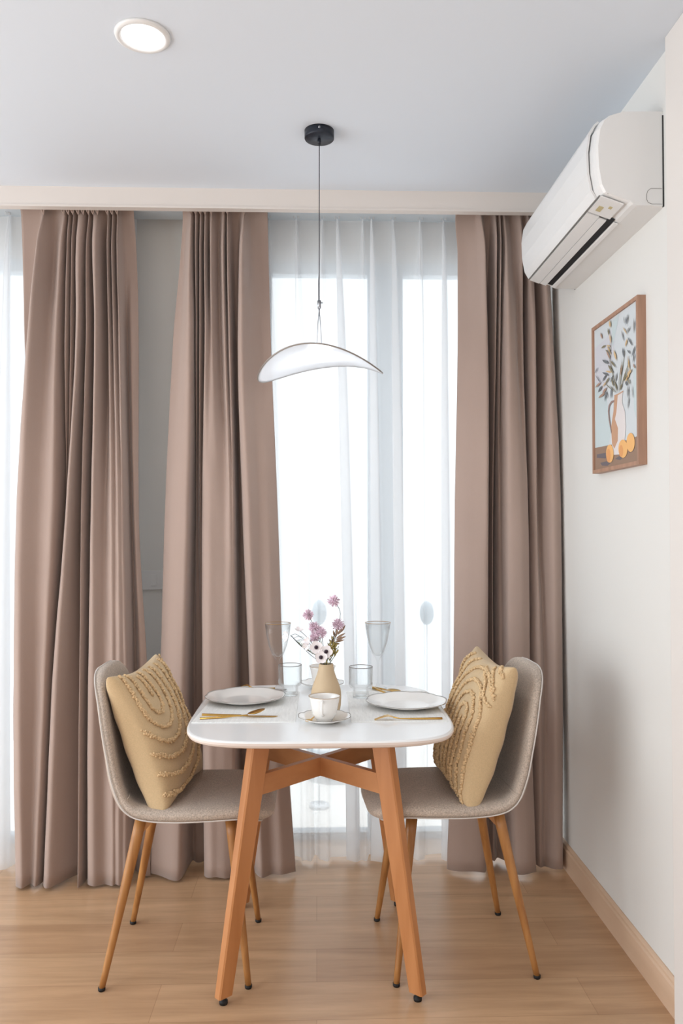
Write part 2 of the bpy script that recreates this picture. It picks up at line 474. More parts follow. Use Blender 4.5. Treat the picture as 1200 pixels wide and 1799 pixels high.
A = [
 ((34,35,39,52,50,50), (-2,-2,-2,-2,-2,-2)),
 ((70,66,54,44,42,44), (-2,-2,-2,-1,-1,-1)),
 ((76,71,57,36,31,35), (1,3,4,3,3,3)),
 ((81,76,66,50,47,52), (1.5,4.5,6,6,6,6)),
 ((98,95,87,76,68,62), (-1,-1,1,3,2.5,3.5)),
 ((116,113,106,102,87,74), (1.5,3.5,4,4.5,4,4.5)),
 ((120,118,113.5,110.5,96,82), (-1,-1,-1,-3.5,-3.5,-3)),
 ((124,124,121,113,98,83), (1.5,3.5,3.5,-2,-3,-3)),
 ((128,128,126,115,100,84), (-1,-1,-1,-3.5,-3,-3)),
 ((132,132,130,116.5,100,84.5), (1.5,3.5,3.5,-1,-1,-1)),
 ((136.5,136,134,118,99,84), (-1,-1,-.5,-1,1,1)),
 ((141,140,139,121,100,85), (1.5,3.5,3.5,3,4,4)),
 ((150,148,146,131,113,100), (1.5,3.5,5,6,6,6.5)),
 ((154,153,151.5,145.5,139.5,136), (-1,-1,-2,-3.5,-3,-3)),
 ((159,158,159,152.5,149,147), (1.5,3.5,4.5,5.5,5,5.5)),
 ((163,163,166,161,158.5,156.5), (-1,-1,-2.5,-3,-3,-3)),
 ((167,168,171,165,162,161), (1.5,3.5,3,3,4,4)),
 ((175,176,178,173,173,174), (1.5,4.5,5.5,5.5,5.5,5.5)),
 ((187,187,189,187,188,190), (-1,-2.5,-2.5,1.5,3.2,3.5)),
 ((192,193,197,202,204,205), (1.5,3.5,4,4.8,5,5)),
 ((196,197,201,208,210,210), (-1,-1,1.5,4,4.6,4.7)),
 ((200,201,206,214,217,216), (1.5,3.5,4,4.8,5,5)),
 ((204.5,206,210,218,223,222), (-1,-1,1.5,4,4.3,4.3)),
 ((209,210,216,222,229,229), (1.5,3.5,4,3.5,3.5,3.5)),
 ((214,216,219,225.5,232,232), (-1,-1,-3,-4,-4.5,-4)),
 ((226,226,230,234,246,248), (-2,-2,-.5,-1,-1,-1)),
 ((234,237,241,241,257,262), (-2,-2,-2,-2,-2,-2)),
]
B = [
 ((320,316,303,291,283,267), (-2,-2,-1,1,2,3)),
 ((328,324,318,305,298,290), (-1,-1,1,3.4,4.4,5)),
 ((337,336,334,325,318,312), (1.5,3.5,5,5.5,6,7)),
 ((340,340,342,336.5,330,325), (0,1.5,4,5,5,6)),
 ((341,342,344,339,334,332), (-1,-1,-2,-5,-5,-5)),
 ((345.5,346,347,342,341,340), (1.5,3.5,3,-3.5,-5,-5)),
 ((350,350,350,345,348,348), (-1,-1,-1,-4,-5,-5)),
 ((354,354,354,350,353,354), (1.5,3.5,3.5,-1,-5,-5)),
 ((358,358,359,355,356,359), (-1,-1,-1,-2,-5,-5)),
 ((362,362,364,359,359,362), (1.5,3.5,4.5,4,3.5,3.5)),
 ((367,368,370,371,371,374), (-1,-1,3,5.5,6,6)),
 ((373,373,376,385,385,386), (1.5,3.5,4,5,6,6)),
 ((384,384,387,398,397,398), (-2,-1,0,4.2,5.8,6)),
 ((394,394,397,406,406,408), (1.5,3.5,3.7,5,5.5,5.5)),
 ((397.5,397.5,401,410,412,415), (-1,-1,1,4.5,5,5)),
 ((401,402,406,413.5,416,419), (1.5,3.5,3.7,3.5,3.5,4)),
 ((408,408,411,417,420,422), (-2,-2,-4,-5,-5,-5)),
 ((420,418,418,425,436,441), (-2,-2,-4,-5,-5,-5)),
 ((427,423,420,428,440,449), (1,3,3,3,3,3)),
 ((430,429,428,440,450,462), (1.5,4.5,6,6,6,6)),
 ((440,442,445,457,466,478), (-1,-1,2.4,3,4,4)),
 ((455,456,461,472,482,497), (-2,-2,0,2.5,4,5)),
 ((470,471,476,488,499,520), (-2,-2,0,0,2,2.5)),
]
Cc = [
 ((801,806,804,798,794,783), (-2,-2,0,1,2,2)),
 ((820,822,822,815,812,805), (-2,-1,2,3.4,4,4)),
 ((836,838,838,838,836,828), (-1,1,4,5.5,5.5,5)),
 ((844.5,848,850,849,848,842), (1.5,3.5,5,6,5,5)),
 ((850,852,854.5,853.5,852,850), (-1,-1,1,3,3,3)),
 ((856,856,857,856,856,858), (-2,-2,-5,-5,-5,-5)),
 ((863,862,860,863,864,866), (-2,-2,-4,-5,-5,-5)),
 ((869.5,868,867,867,869,872), (1.5,3.5,3,-1,-2,-3)),
 ((873.5,873,871.5,871.5,873,880), (-1,-1,-1,-5,-5,-5)),
 ((877.5,876,874.5,875,877,886), (1.5,3.5,3,0,0,-3)),
 ((881.5,880,878,879,883,893), (-1,-1,0,1,1,-1)),
 ((885.5,885,884,886,888,899), (1.5,3.5,6,5.5,5.5,6)),
 ((897,898,898,905,907,915), (-1,1,4.5,6,6,7)),
 ((906,905,906,918,920,928), (0,1.5,2,4.5,5,6)),
 ((913.5,913,914,923,925,935), (1.5,3.5,3,3,4,4)),
 ((920,920,922,926,927,937), (-1,-1,-3,-4,-3,-3)),
 ((927,926,926,929,930,939), (1.5,3.5,3,1,1,0)),
 ((932,934,935,938,942,946), (0,1,4,3,4,2)),
 ((940,942,944,946,955,955), (-2,-2,-4,-.5,2,1)),
 ((948,952,955,962,967,968), (1.5,3,4,5,5,4)),
 ((956,960,966,978,980,980), (-1,0,3,4,4,4)),
 ((962,968,972,984,987,986), (-2,-2,0,1,1,1)),
 ((970,976,981,985,988,984), (-4,-4,-4,-2,-2,-3)),
]
def pinches(parent, knots, m, yt):
    # stitched pinch of each pleat: small vertical pleat loops above the waistline of the heading
    for (xs, ds) in knots:
        if ds[0] in (1.5, .55):
            q = atY(xs[0], 379, yt); bm = bmesh.new()
            tube(bm, [(q.x - .0085, yt - .02, 2.628), (q.x - .008, yt - .045, q.z + .026), (q.x - .0035, yt - .036, q.z + .004), (q.x, yt - .028, q.z - .006), (q.x + .0035, yt - .036, q.z + .004), (q.x + .008, yt - .045, q.z + .026), (q.x + .0085, yt - .02, 2.628)],
                 [rr * .9 for rr in (.0042, .0050, .0036, .0040, .0036, .0050, .0042)], 8)
            obj('pinch_pleat', bm, m, parent, True)
def curtain(name, knots, m, yt, yb, hem, label, group=None, pin=True, **k):
    t = thing(name, label, 'curtain', (0, yb, 0), 0, group)
    o = sheet('curtain_panel', knots, m, yt, yb, hem, t, **k)
    o.location = (0, -yb, 0)
    if pin:
        pinches(t, knots, m, yt)
        for ch in t.children: ch.location = (0, -yb, 0)
    return t
curtain('drape', A, M['drape'], 3.235, 3.06, .012, 'wide taupe pinch-pleat drape, leftmost of the three, behind the left chair', 'taupe drapes')
curtain('drape', B, M['drape'], 3.235, 3.13, .012, 'taupe pinch-pleat drape in the middle, left of the bright window', 'taupe drapes')
curtain('drape', Cc, M['drape'], 3.235, 3.13, .014, 'taupe pinch-pleat drape in the right corner behind the right chair', 'taupe drapes')

def sheer_knots(x0, x1, pl):
    K = []
    def k(x, d): K.append((tuple(x), tuple(d)))
    def r(a, b=None):
        b = a if b is None else b
        return (a, a + (b - a) * .1, a + (b - a) * .3, a + (b - a) * .6, a + (b - a) * .85, b)
    k(r(*x0), (-1, -1, 0, 0, 0, 0))
    for (a, b, w0, w1, z) in pl:
        ws = [w0 * .15, w0 * .45, w0 * .8, w0 * .9 + w1 * .1, (w0 + w1) / 2, w1]
        c = r(a, b)
        if z:      # folded over itself: three layers
            k([c[i] - ws[i] * .6 for i in range(6)], (-.5, -.5, -.5, -.5, -.5, -.5))
            k([c[i] + ws[i] * 1.0 for i in range(6)], (.3, .6, .8, 1, 1.2, 1.5))
            k(c, (.55, 1.3, 1.7, 2, 2.2, 2.5))
            k([c[i] - ws[i] * 1.0 for i in range(6)], (.9, 2, 2.6, 3, 3.2, 3.6))
            k([c[i] + ws[i] * .8 for i in range(6)], (1, 2.2, 3, 3.6, 4, 4.4))
            k([c[i] + ws[i] * 1.5 for i in range(6)], (-.5, -.5, 0, 0, 0, 0))
        else:
            k([c[i] - ws[i] * 1.3 for i in range(6)], (-.6, -.8, -.5, -.5, -.5, -.5))
            k([c[i] - ws[i] * .8 for i in range(6)], (.5, 2, 2.5, 2.5, 3, 3))
            k(c, (.55, 2.6, 3, 3, 3, 3))
            k([c[i] + ws[i] * .8 for i in range(6)], (.5, 2, 2.5, 2.5, 3, 3))
            k([c[i] + ws[i] * 1.3 for i in range(6)], (-.6, -.8, -.5, -.5, -.5, -.5))
    k(r(*x1), (-1, -1, 0, 0, 0, 0))
    return K
SK = sheer_knots((452, 440), (830, 830), [
    (472, 492, 6, 8, 0), (520.5, 540, 9, 10, 0), (566, 570, 8, 10, 0), (592, 618, 9, 10, 1), (637, 636, 8, 10, 0),
    (652, 662, 8, 12, 1), (689.5, 704, 9, 11, 1), (737.5, 736, 8, 10, 0), (778, 782, 8, 9, 1), (812, 812, 6, 6, 0)])
curtain('sheer_curtain', SK, M['sheer'], 3.33, 3.235, .012, 'white translucent sheer curtain over the bright window behind the table', 'white sheers', thick=0, sub=5)
SL = sheer_knots((-330, -330), (240, 222), [
    (-280, -270, 9, 14, 1), (-220, -210, 9, 14, 0), (-160, -165, 9, 14, 1), (-100, -95, 8, 12, 0), (-40, -35, 9, 14, 1), (17, 8, 8, 14, 1), (60, 45, 8, 9, 1), (110, 100, 8, 9, 0), (160, 155, 8, 9, 0), (205, 198, 8, 9, 0)])
curtain('sheer_curtain', SL, M['sheer'], 3.33, 3.2, .012, 'white translucent sheer curtain at the left edge of the picture beside the leftmost drape', 'white sheers', thick=0, sub=5)

# curtain track inside the pelmet
boxo('trim_2', (XL, WX, 3.20, 3.36, 2.635, 2.66), M['alu'], kind='structure')

# switch on the wall between drapes
q = atY(272, 1019, WY)
sw = thing('light_switch', 'white wall switch plate between the left and middle drapes', 'switch', (q.x, WY, q.z))
boxo('plate', (-.062, .062, -.014, 0, -.04, .04), M['plastic'], sw, bev=.002)
boxo('rocker', (-.012, .012, -.019, -.010, -.024, .024), M['plastic'], sw, bev=.001)

# ------------------------------------------------------------------ ceiling lights
q = atZ(250.5, 62, CH)
dl = thing('recessed_downlight', 'round white recessed downlight glowing in the ceiling', 'ceiling light', (q.x, q.y, CH))
bm = bmesh.new(); lathe(bm, [(.055, -.0005), (.056, -.006), (.066, -.010), (.074, -.006), (.076, 0), (.070, 0)], 64, closed_prof=True)
obj('trim_ring', bm, M['plastic'], dl, True)
bm = bmesh.new(); lathe(bm, [(0, -.006), (.04, -.006), (.0575, -.004), (.0575, 0), (0, 0)], 64)
obj('diffuser', bm, mat('lit_diffuser', (255, 255, 255), 0.5, emit=((250, 252, 255), 7)), dl, True)
l = spot('downlight_lamp', (q.x, q.y, CH - .02), 10, .05, 2.6, (1, .97, .93)); l.parent = dl; l.location = (0, 0, -.02)

PX, PYY = atY(561, 230, 2.666).x, 2.666
pend = thing('pendant_lamp', 'pendant lamp with curved frosted white shade hanging from a black ceiling canopy above the table', 'pendant lamp', (PX, PYY, CH))
bm = bmesh.new(); lathe(bm, [(0, 0), (.050, 0), (.050, -.026), (.0485, -.028), (0, -.028)], 64)
can = obj('ceiling_canopy', bm, M['black'], pend, True)
bm = bmesh.new(); tube(bm, [(0, 0, -.026), (0, 0, -.045)], .0055, 12)
obj('cord_grip', bm, M['black'], can, True)
bm = bmesh.new(); tube(bm, [(0, -.049, -.012), (0, -.0535, -.012)], .004, 12)
obj('screw', bm, M['steel'], can, True)
zc = atY(561, 536, PYY).z - CH
zs = atY(561, 622, PYY).z - CH
bm = bmesh.new(); tube(bm, [(0, 0, -.04), (0, 0, zc)], .0015, 8); tube(bm, [(0, 0, zc+.12), (-.0025, 0, zc+.08), (-.002, 0, zc)], .0009, 6)
obj('cord', bm, M['cord'], pend, True)
bm = bmesh.new(); box(bm, -.006, .006, -.005, .005, zc - .012, zc + .016)
bmesh.ops.bevel(bm, geom=bm.edges[:], offset=.0015, segments=2, affect='EDGES')
tube(bm, [(.006, 0, zc + .008), (.012, 0, zc + .008)], .0025, 10)
tube(bm, [(0, 0, zc - .012), (0, 0, zc - .026)], .0025, 8)
obj('cord_clamp', bm, M['steel'], pend, True)
bm = bmesh.new()
for s in (-1, 1): tube(bm, [(0, 0, zc - .02), (s * .004, 0, zc - .06), (s * .010, 0, zs - .004)], .0014, 8)
obj('suspension_wire', bm, M['steel'], pend, True)
# bent disc
SR = .222; KK = 1.5; sy = math.radians(-14); roll = math.radians(3.2)
SM = Matrix.Rotation(roll, 3, 'Y') @ Matrix.Rotation(0, 3, 'X')
SM = Matrix.Rotation(-roll, 3, 'Y')
def disc_pt(r, a, off=0):
    x = r * math.cos(a); y = r * math.sin(a) * .86
    xr = x * math.cos(sy) + y * math.sin(sy)
    n = Vector((2 * KK * xr * math.cos(sy), 2 * KK * xr * math.sin(sy), 1)).normalized()
    p = Vector((x * (1 - .55 * (x * x + 0 * y * y) * 2), y, -KK * xr * xr * (1 - .9 * y))) + n * off
    p = SM @ p
    return Vector((p.x, p.y, p.z + zs - .004))
bm = bmesh.new(); NA, NR = 96, 20
for side in (0, 1):
    pass
rows = {0: [], 1: []}
for side in (0, 1):
    for j in range(NR + 1):
        r = SR * j / NR
        if j == 0: rows[side].append([bm.verts.new(disc_pt(0, 0, -.004 * side))])
        else: rows[side].append([bm.verts.new(disc_pt(r, 2 * PI * i / NA, -.004 * side)) for i in range(NA)])
    for j in range(NR):
        a, b = rows[side][j], rows[side][j + 1]
        for i in range(NA):
            k = (i + 1) % NA
            if len(a) == 1: bm.faces.new((a[0], b[i], b[k]))
            else: bm.faces.new((a[i], b[i], b[k], a[k]))
for i in range(NA):
    k = (i + 1) % NA
    bm.faces.new((rows[0][-1][i], rows[0][-1][k], rows[1][-1][k], rows[1][-1][i]))
shade = obj('lamp_shade', bm, M['shade'], pend, True)
bm = bmesh.new(); tube(bm, [disc_pt(SR, 2 * PI * i / NA, -.002) for i in range(NA)], .0026, 8, closed=True)
obj('shade_rim', bm, mat('pewter_rim', (150, 142, 136), .4, metal=.3), shade, True)
bm = bmesh.new(); c0 = disc_pt(0, 0, -.004)
lathe(bm, [(0, 0), (.028, 0), (.028, -.008), (0, -.008)], 32, c0)
obj('light_disc', bm, mat('lit_led', (255, 255, 255), .5, emit=((245, 250, 255), 9)), pend, True)
pl_ = bpy.data.lights.new('pendant_glow', 'POINT'); pl_.energy = 1.3; pl_.shadow_soft_size = .03; pl_.color = (.95, .98, 1)
po = bpy.data.objects.new('pendant_glow', pl_); C.objects.link(po); po.parent = pend; po.location = c0 - Vector((0, 0, .035))

# ------------------------------------------------------------------ air conditioner
YA, YE = 2.202, 2.978
ac = thing('air_conditioner', 'white split air conditioner mounted high on the right wall', 'air conditioner', (WX, YA, 2.222))
prof = [(0, 2.232), (.082, 2.234), (.095, 2.238), (.103, 2.245), (.178, 2.271), (.190, 2.30), (.199, 2.35), (.201, 2.41), (.194, 2.46), (.180, 2.486), (.158, 2.501), (.12, 2.512), (0, 2.514)]
def ac_ext(pr, ya, yb, endround=0, m=M['plastic'], name='housing', parent=None, smooth=False):
    bm = bmesh.new(); rows = []
    cx = sum(p for p, z in pr) / len(pr); cz = sum(z for p, z in pr) / len(pr)
    ys = [(ya, 1)] if not endround else []
    secs = [(ya, 1), (yb, 1)]
    if endround:
        secs = [(ya, .955), (ya + endround * .3, .985), (ya + endround, 1), (yb - endround, 1), (yb - endround * .3, .985), (yb, .955)]
    for y, s in secs:
        rows.append([bm.verts.new((-(p * s), y - YA, (cz + (z - cz) * (s * .4 + .6)) - 2.222)) for p, z in pr])
    n = len(pr)
    for a, b in zip(rows, rows[1:]):
        for i in range(n):
            k = (i + 1) % n; bm.faces.new((a[i], a[k], b[k], b[i]))
    bm.faces.new(rows[0]); bm.faces.new(rows[-1][::-1])
    return obj(name, bm, m, parent or ac, smooth)
body = ac_ext([(p * .975, z + (.003 if z < 2.3 else -.003)) for p, z in prof], YA, YE, .02)
def ac_strip(pts, ya, yb, off, m, name, parent=ac, thick=.004):
    """curved strip that follows the profile points pts, lifted by off"""
    bm = bmesh.new(); n = len(pts); rows = []
    for (y) in (ya, yb):
        outer, inner = [], []
        for i, (p, z) in enumerate(pts):
            a = pts[max(i - 1, 0)]; b = pts[min(i + 1, n - 1)]
            d = Vector((b[0] - a[0], b[1] - a[1])).normalized(); nr = Vector((d.y, -d.x))
            outer.append(bm.verts.new((-(p + nr.x * off), y - YA, z + nr.y * off - 2.222)))
            inner.append(bm.verts.new((-(p + nr.x * (off - thick)), y - YA, z + nr.y * (off - thick) - 2.222)))
        rows.append(outer + inner[::-1])
    L = len(rows[0])
    for i in range(L):
        k = (i + 1) % L; bm.faces.new((rows[0][i], rows[0][k], rows[1][k], rows[1][i]))
    bm.faces.new(rows[0][::-1]); bm.faces.new(rows[1])
    return obj(name, bm, m, parent)
fp = ac_strip([(.176, 2.276)] + prof[5:10] + [(.168, 2.497)], YA + .045, YE - .004, .005, M['plastic'], 'front_panel', thick=.006)
# lower faces
def lerp2(a, b, t): return (a[0] + (b[0] - a[0]) * t, a[1] + (b[1] - a[1]) * t)
Aa, Bb = prof[3], prof[4]
ac_strip([lerp2(Aa, Bb, .49), lerp2(Aa, Bb, .97)], YA + .125, YE - .012, .0045, M['plastic'], 'louvre')
ac_strip([lerp2(Aa, Bb, .18), lerp2(Aa, Bb, .475)], YA + .130, YE - .02, .0062, M['plastic'], 'louvre_flap')
ac_strip([lerp2(Aa, Bb, -.08), lerp2(Aa, Bb, .16)], YA + .115, YE - .03, .0015, M['plastic_dark'], 'air_outlet', thick=.002)
ac_strip([lerp2(prof[1], prof[2], .2), prof[2], lerp2(prof[2], prof[3], .3)], YA + .125, YE - .03, .003, M['plastic'], 'outlet_lip', thick=.004)
dp = ac_strip([lerp2(Aa, Bb, .10), lerp2(Aa, Bb, .97)], YA + .012, YA + .118, .0035, M['plastic'], 'display_cover')
st = ac_strip([lerp2(Aa, Bb, .60), lerp2(Aa, Bb, .78)], YA + .062, YA + .096, .0042, M['sticker'], 'energy_sticker', dp, .001)
ac_strip([lerp2(Aa, Bb, .34), lerp2(Aa, Bb, .46)], YA + .045, YA + .06, .0042, M['sticker'], 'small_sticker', dp, .001)
# dark joint lines
ac_strip([lerp2(Aa, Bb, .985), (.177, 2.2745)], YA + .02, YE - .006, .0018, M['seam'], 'panel_joint', thick=.002)
bm = bmesh.new()
SP = [(p * .962, z - .001) for p, z in prof[4:10]]
tube(bm, [(-(p * .93) - .0, .0035 if i > 0 else .002, z - 2.222) for i, (p, z) in enumerate(SP)], .0006, 6)
obj('end_cap_joint', bm, M['seam'], body)
bm = bmesh.new()
ja = [(.052, 2.247), (.05, 2.277), (.042, 2.287), (.012, 2.287)]
tube(bm, [(-.006, -.0004, 2.287 - 2.222), (-.038, -.0004, 2.287 - 2.222), (-.047, -.0004, 2.280 - 2.222), (-.050, -.0004, 2.27 - 2.222), (-.050, -.0004, 2.256 - 2.222), (-.046, -.0004, 2.247 - 2.222), (-.036, -.0004, 2.243 - 2.222), (-.006, -.0004, 2.243 - 2.222)], .0006, 6)
obj('service_cover_joint', bm, M['seam'], body)
boxo('mounting_bracket', (-.004, 0, -.001, .776, .014, .275), M['plastic_dark'], ac)

# ------------------------------------------------------------------ framed picture
FX = WX - .026
ya, yb, za, zb = 2.332, 2.729, 1.517, 2.024
pic = thing('framed_picture', 'framed still-life print of a jug of branches and oranges on the right wall', 'picture', (WX, (ya + yb) / 2, za))
oy, oz = (ya + yb) / 2, za
bm = bmesh.new(); f = .012; ft = .010
for (a, b, c, d) in ((ya, ya + f, za, zb), (yb - f, yb, za, zb), (ya + f, yb - f, za, za + f), (ya + f, yb - f, zb - f, zb)):
    box(bm, -.026, 0, a - oy, b - oy, c - oz, d - oz)
obj('frame', bm, M['frame'], pic)
AXX = WX - .020
def acol(n, c, r=.7): return mat('print_' + n, c, r)
am = [acol('pale_blue', (208, 213, 216)), acol('sky_blue', (198, 210, 212)), acol('brown_table', (150, 124, 106)), acol('jug_white', (222, 214, 212)),
      acol('jug_tan', (196, 154, 126)), acol('handle', (150, 128, 122)), acol('orange', (236, 182, 118)), acol('orange_dark', (224, 160, 104)),
      acol('shadow_blue', (112, 104, 108)), acol('leaf_slate', (112, 116, 120)), acol('leaf_olive', (132, 124, 100)), acol('leaf_ochre', (206, 176, 134)),
      acol('leaf_rust', (172, 140, 122)), acol('leaf_grey', (150, 152, 152)), acol('lilac', (206, 206, 212))]
bm = bmesh.new(); lay = [0]
def apt(cx, cy, l):
    p = atX(1000 + cx / 4.995, 500 + cy / 4.995, AXX)
    return Vector((-.020 - l * .00012, min(max(p.y, ya + .01), yb - .01) - oy, min(max(p.z, za + .01), zb - .01) - oz))
def ashape(pts, mi):
    lay[0] += 1
    vs = [bm.verts.new(apt(x, y, min(lay[0], 30) if lay[0] < 30 else 30 + (lay[0] % 12))) for x, y in pts]
    try: bm.faces.new(vs).material_index = mi
    except ValueError: pass
box(bm, -.020, -.006, ya + .009 - oy, yb - .009 - oy, za + .009 - oz, zb - .009 - oz)
ashape([(225, 560), (330, 470), (420, 300), (440, 270), (400, 480), (380, 700), (300, 1000), (240, 1100)], 14)
ashape([(190, 860), (330, 1000), (370, 1300), (340, 1420), (190, 1450)], 1)
ashape([(370, 330), (440, 260), (410, 420), (380, 560)], 1)
ashape([(560, 700), (600, 720), (600, 1200), (570, 1100)], 1)
ashape([(190, 1445), (420, 1395), (640, 1318), (640, 1600), (190, 1670)], 2)
ashape([(245, 1490), (330, 1475), (350, 1500), (320, 1525), (245, 1520)], 8)
ashape([(275, 1565), (330, 1550), (375, 1555), (340, 1590), (290, 1588)], 8)
ashape([(405, 1530), (440, 1505), (480, 1510), (450, 1540)], 8)
ashape([(520, 1450), (560, 1440), (570, 1460), (530, 1475)], 8)
# jug
ashape([(400, 975), (478, 930), (470, 970), (468, 1040), (492, 1110), (500, 1250), (490, 1370), (445, 1490), (395, 1495), (372, 1370), (372, 1250), (392, 1110), (402, 1040)], 3)
ashape([(400, 980), (430, 970), (418, 1120), (405, 1180), (432, 1260), (430, 1370), (400, 1440), (380, 1400), (372, 1250), (392, 1110)], 4)
ashape([(398, 972), (436, 955), (478, 930), (476, 942), (436, 968), (402, 985)], 4)
hp = [(402, 1012), (372, 1022), (350, 1060), (344, 1110), (352, 1190), (374, 1310), (378, 1290), (362, 1190), (355, 1115), (360, 1070), (378, 1040), (400, 1030)]
for i in range(5):
    ashape([hp[i], hp[i + 1], hp[10 - i], hp[11 - i]], 5)
def ell(cx, cy, rx, ry, mi):
    ashape([(cx + rx * math.cos(2 * PI * i / 28), cy + ry * math.sin(2 * PI * i / 28)) for i in range(28)], mi)
ell(545, 1385, 36, 84, 6); ell(478, 1440, 40, 80, 6); ell(363, 1483, 33, 80, 6)
ell(352, 1500, 18, 60, 7); ell(462, 1460, 18, 52, 7)
def leaf(x0, y0, x1, y1, wd, mi):
    dx, dy = x1 - x0, y1 - y0; L = math.hypot(dx, dy); wd *= .7; nx, ny = -dy / L * wd, dx / L * wd * 1.0
    ashape([(x0, y0), (x0 + dx * .3 + nx * .8, y0 + dy * .3 + ny * .8), (x0 + dx * .6 + nx, y0 + dy * .6 + ny), (x1, y1), (x0 + dx * .6 - nx, y0 + dy * .6 - ny), (x0 + dx * .3 - nx * .8, y0 + dy * .3 - ny * .8)], mi)
for a in [(430, 950, 400, 820), (440, 950, 500, 560), (445, 945, 540, 650), (425, 950, 350, 600), (420, 955, 300, 850), (440, 945, 520, 740), (430, 955, 360, 880), (438, 950, 475, 640), (520, 900, 530, 620), (365, 700, 372, 480)]:
    leaf(*a, 4, 10)
rl = random.Random(4)
for (x0, y0, x1, y1, wd, mi) in [
    (510, 360, 526, 255, 8, 9), (500, 350, 490, 280, 6, 13), (515, 430, 545, 365, 9, 13), (490, 500, 465, 400, 7, 13), (500, 550, 520, 470, 9, 11), (520, 440, 480, 370, 7, 11),
    (565, 540, 525, 460, 9, 9), (575, 430, 580, 290, 8, 13), (560, 640, 590, 530, 8, 9), (570, 690, 585, 600, 7, 9), (490, 640, 480, 550, 10, 9), (550, 610, 520, 570, 9, 9),
    (372, 380, 365, 310, 12, 11), (360, 450, 352, 380, 9, 10), (378, 520, 368, 430, 9, 11), (300, 480, 283, 420, 9, 12), (290, 560, 330, 530, 11, 10), (340, 530, 375, 545, 9, 11),
    (425, 670, 400, 570, 12, 11), (380, 620, 340, 530, 9, 11), (370, 660, 335, 570, 10, 12), (300, 660, 360, 695, 18, 9), (355, 600, 330, 570, 8, 10), (420, 730, 370, 660, 10, 10),
    (235, 780, 262, 725, 5, 9), (240, 790, 290, 870, 5, 9), (240, 905, 290, 855, 11, 12), (262, 945, 300, 885, 13, 9), (300, 850, 340, 780, 10, 9), (300, 770, 360, 800, 14, 9),
    (265, 995, 325, 950, 14, 12), (300, 960, 340, 900, 13, 12), (320, 1030, 335, 930, 7, 9), (350, 1005, 330, 920, 6, 9), (376, 1005, 382, 890, 8, 9), (300, 900, 350, 840, 8, 11),
    (330, 760, 390, 770, 12, 11), (350, 700, 400, 780, 12, 10), (330, 870, 365, 810, 9, 10), (370, 860, 395, 790, 9, 9), (400, 900, 380, 820, 9, 10), (415, 860, 425, 770, 9, 13),
    (430, 930, 410, 850, 8, 10), (455, 930, 475, 860, 9, 10), (460, 800, 470, 700, 10, 12), (480, 850, 520, 780, 10, 10), (500, 860, 545, 770, 12, 11), (520, 800, 560, 740, 16, 11),
    (520, 890, 505, 845, 11, 9), (545, 880, 530, 820, 8, 10), (525, 1000, 528, 880, 10, 13), (522, 1095, 535, 970, 7, 13), (570, 1000, 560, 880, 5, 13), (540, 770, 525, 620, 8, 11), (590, 740, 570, 690, 8, 12)]:
    leaf(x0, y0, x1, y1, wd, mi)
obj('art_print', bm, am, pic)

# ------------------------------------------------------------------ table
TX, TY, TZ = .012, 2.57, .75
table = thing('dining_table', 'white-topped dining table with crossed orange beech legs', 'table', (TX, TY, 0))
def outline(a, b, n=120, e=4.6):
    out = []
    for i in range(n):
        t = 2 * PI * i / n; c, s = math.cos(t), math.sin(t)
        out.append((a * math.copysign(abs(c) ** (2 / e), c), b * math.copysign(abs(s) ** (2 / e), s)))
    return out
bm = bmesh.new(); rows = []
for (k, z) in ((.0, TZ), (.985, TZ), (.996, TZ - .0015), (1.0, TZ - .005), (1.0, TZ - .011), (.992, TZ - .017), (.955, TZ - .023), (0, TZ - .023)):
    if k == 0: rows.append([bm.verts.new((0, 0, z))]); continue
    rows.append([bm.verts.new((x * k, y * k, z)) for x, y in outline(.396, .402)])
for j in range(len(rows) - 1):
    a, b = rows[j], rows[j + 1]
    for i in range(120):
        k = (i + 1) % 120
        if len(a) == 1: fc = bm.faces.new((a[0], b[i], b[k]))
        elif len(b) == 1: fc = bm.faces.new((a[i], a[k], b[0]))
        else: fc = bm.faces.new((a[i], a[k], b[k], b[i]))
        if j >= 3: fc.material_index = 1
obj('tabletop', bm, [M['tabletop'], M['table_edge_shade']], table)
LTX, LTY, LBX, LBY = .178, .185, .272, .285
TYo = -.02
for sx in (-1, 1):
    for sy_ in (-1, 1):
        bm = bmesh.new()
        d = Vector((sx * .75, sy_ * .66, 0)).normalized(); n = Vector((-d.y, d.x, 0))
        rr = []
        for (z, cx, cy, wl, wt) in ((.022, LBX, LBY, .046, .028), (TZ - .0215, LTX, LTY, .066, .034)):
            c = Vector((sx * cx, sy_ * cy + TYo, z)); r_ = []
            ch = .004
            for (a, b) in ((-1, -1), (1, -1), (1, 1), (-1, 1)):
                for (pa, pb) in (((a, b),)):
                    pass
                u0 = wl / 2; v0 = wt / 2
                if a * b > 0: seq = ((a * u0, b * (v0 - ch)), (a * (u0 - ch), b * v0))
                else: seq = ((a * (u0 - ch), b * v0), (a * u0, b * (v0 - ch)))
                for (uu, vv) in seq: r_.append(bm.verts.new(c + d * uu + n * vv))
            rr.append(r_)
        L = len(rr[0])
        for i in range(L): bm.faces.new((rr[0][i], rr[0][(i + 1) % L], rr[1][(i + 1) % L], rr[1][i]))
        bm.faces.new(rr[0][::-1]); bm.faces.new(rr[1])
        lg = obj('leg', bm, M['beech'], table)
        bm = bmesh.new(); lathe(bm, [(0, 0), (.011, 0), (.012, .004), (.012, .010), (.006, .012), (.006, .024), (0, .024)], 20, (sx * LBX, sy_ * LBY + TYo, 0))
        obj('foot_pad', bm, M['rubber'], lg, True)
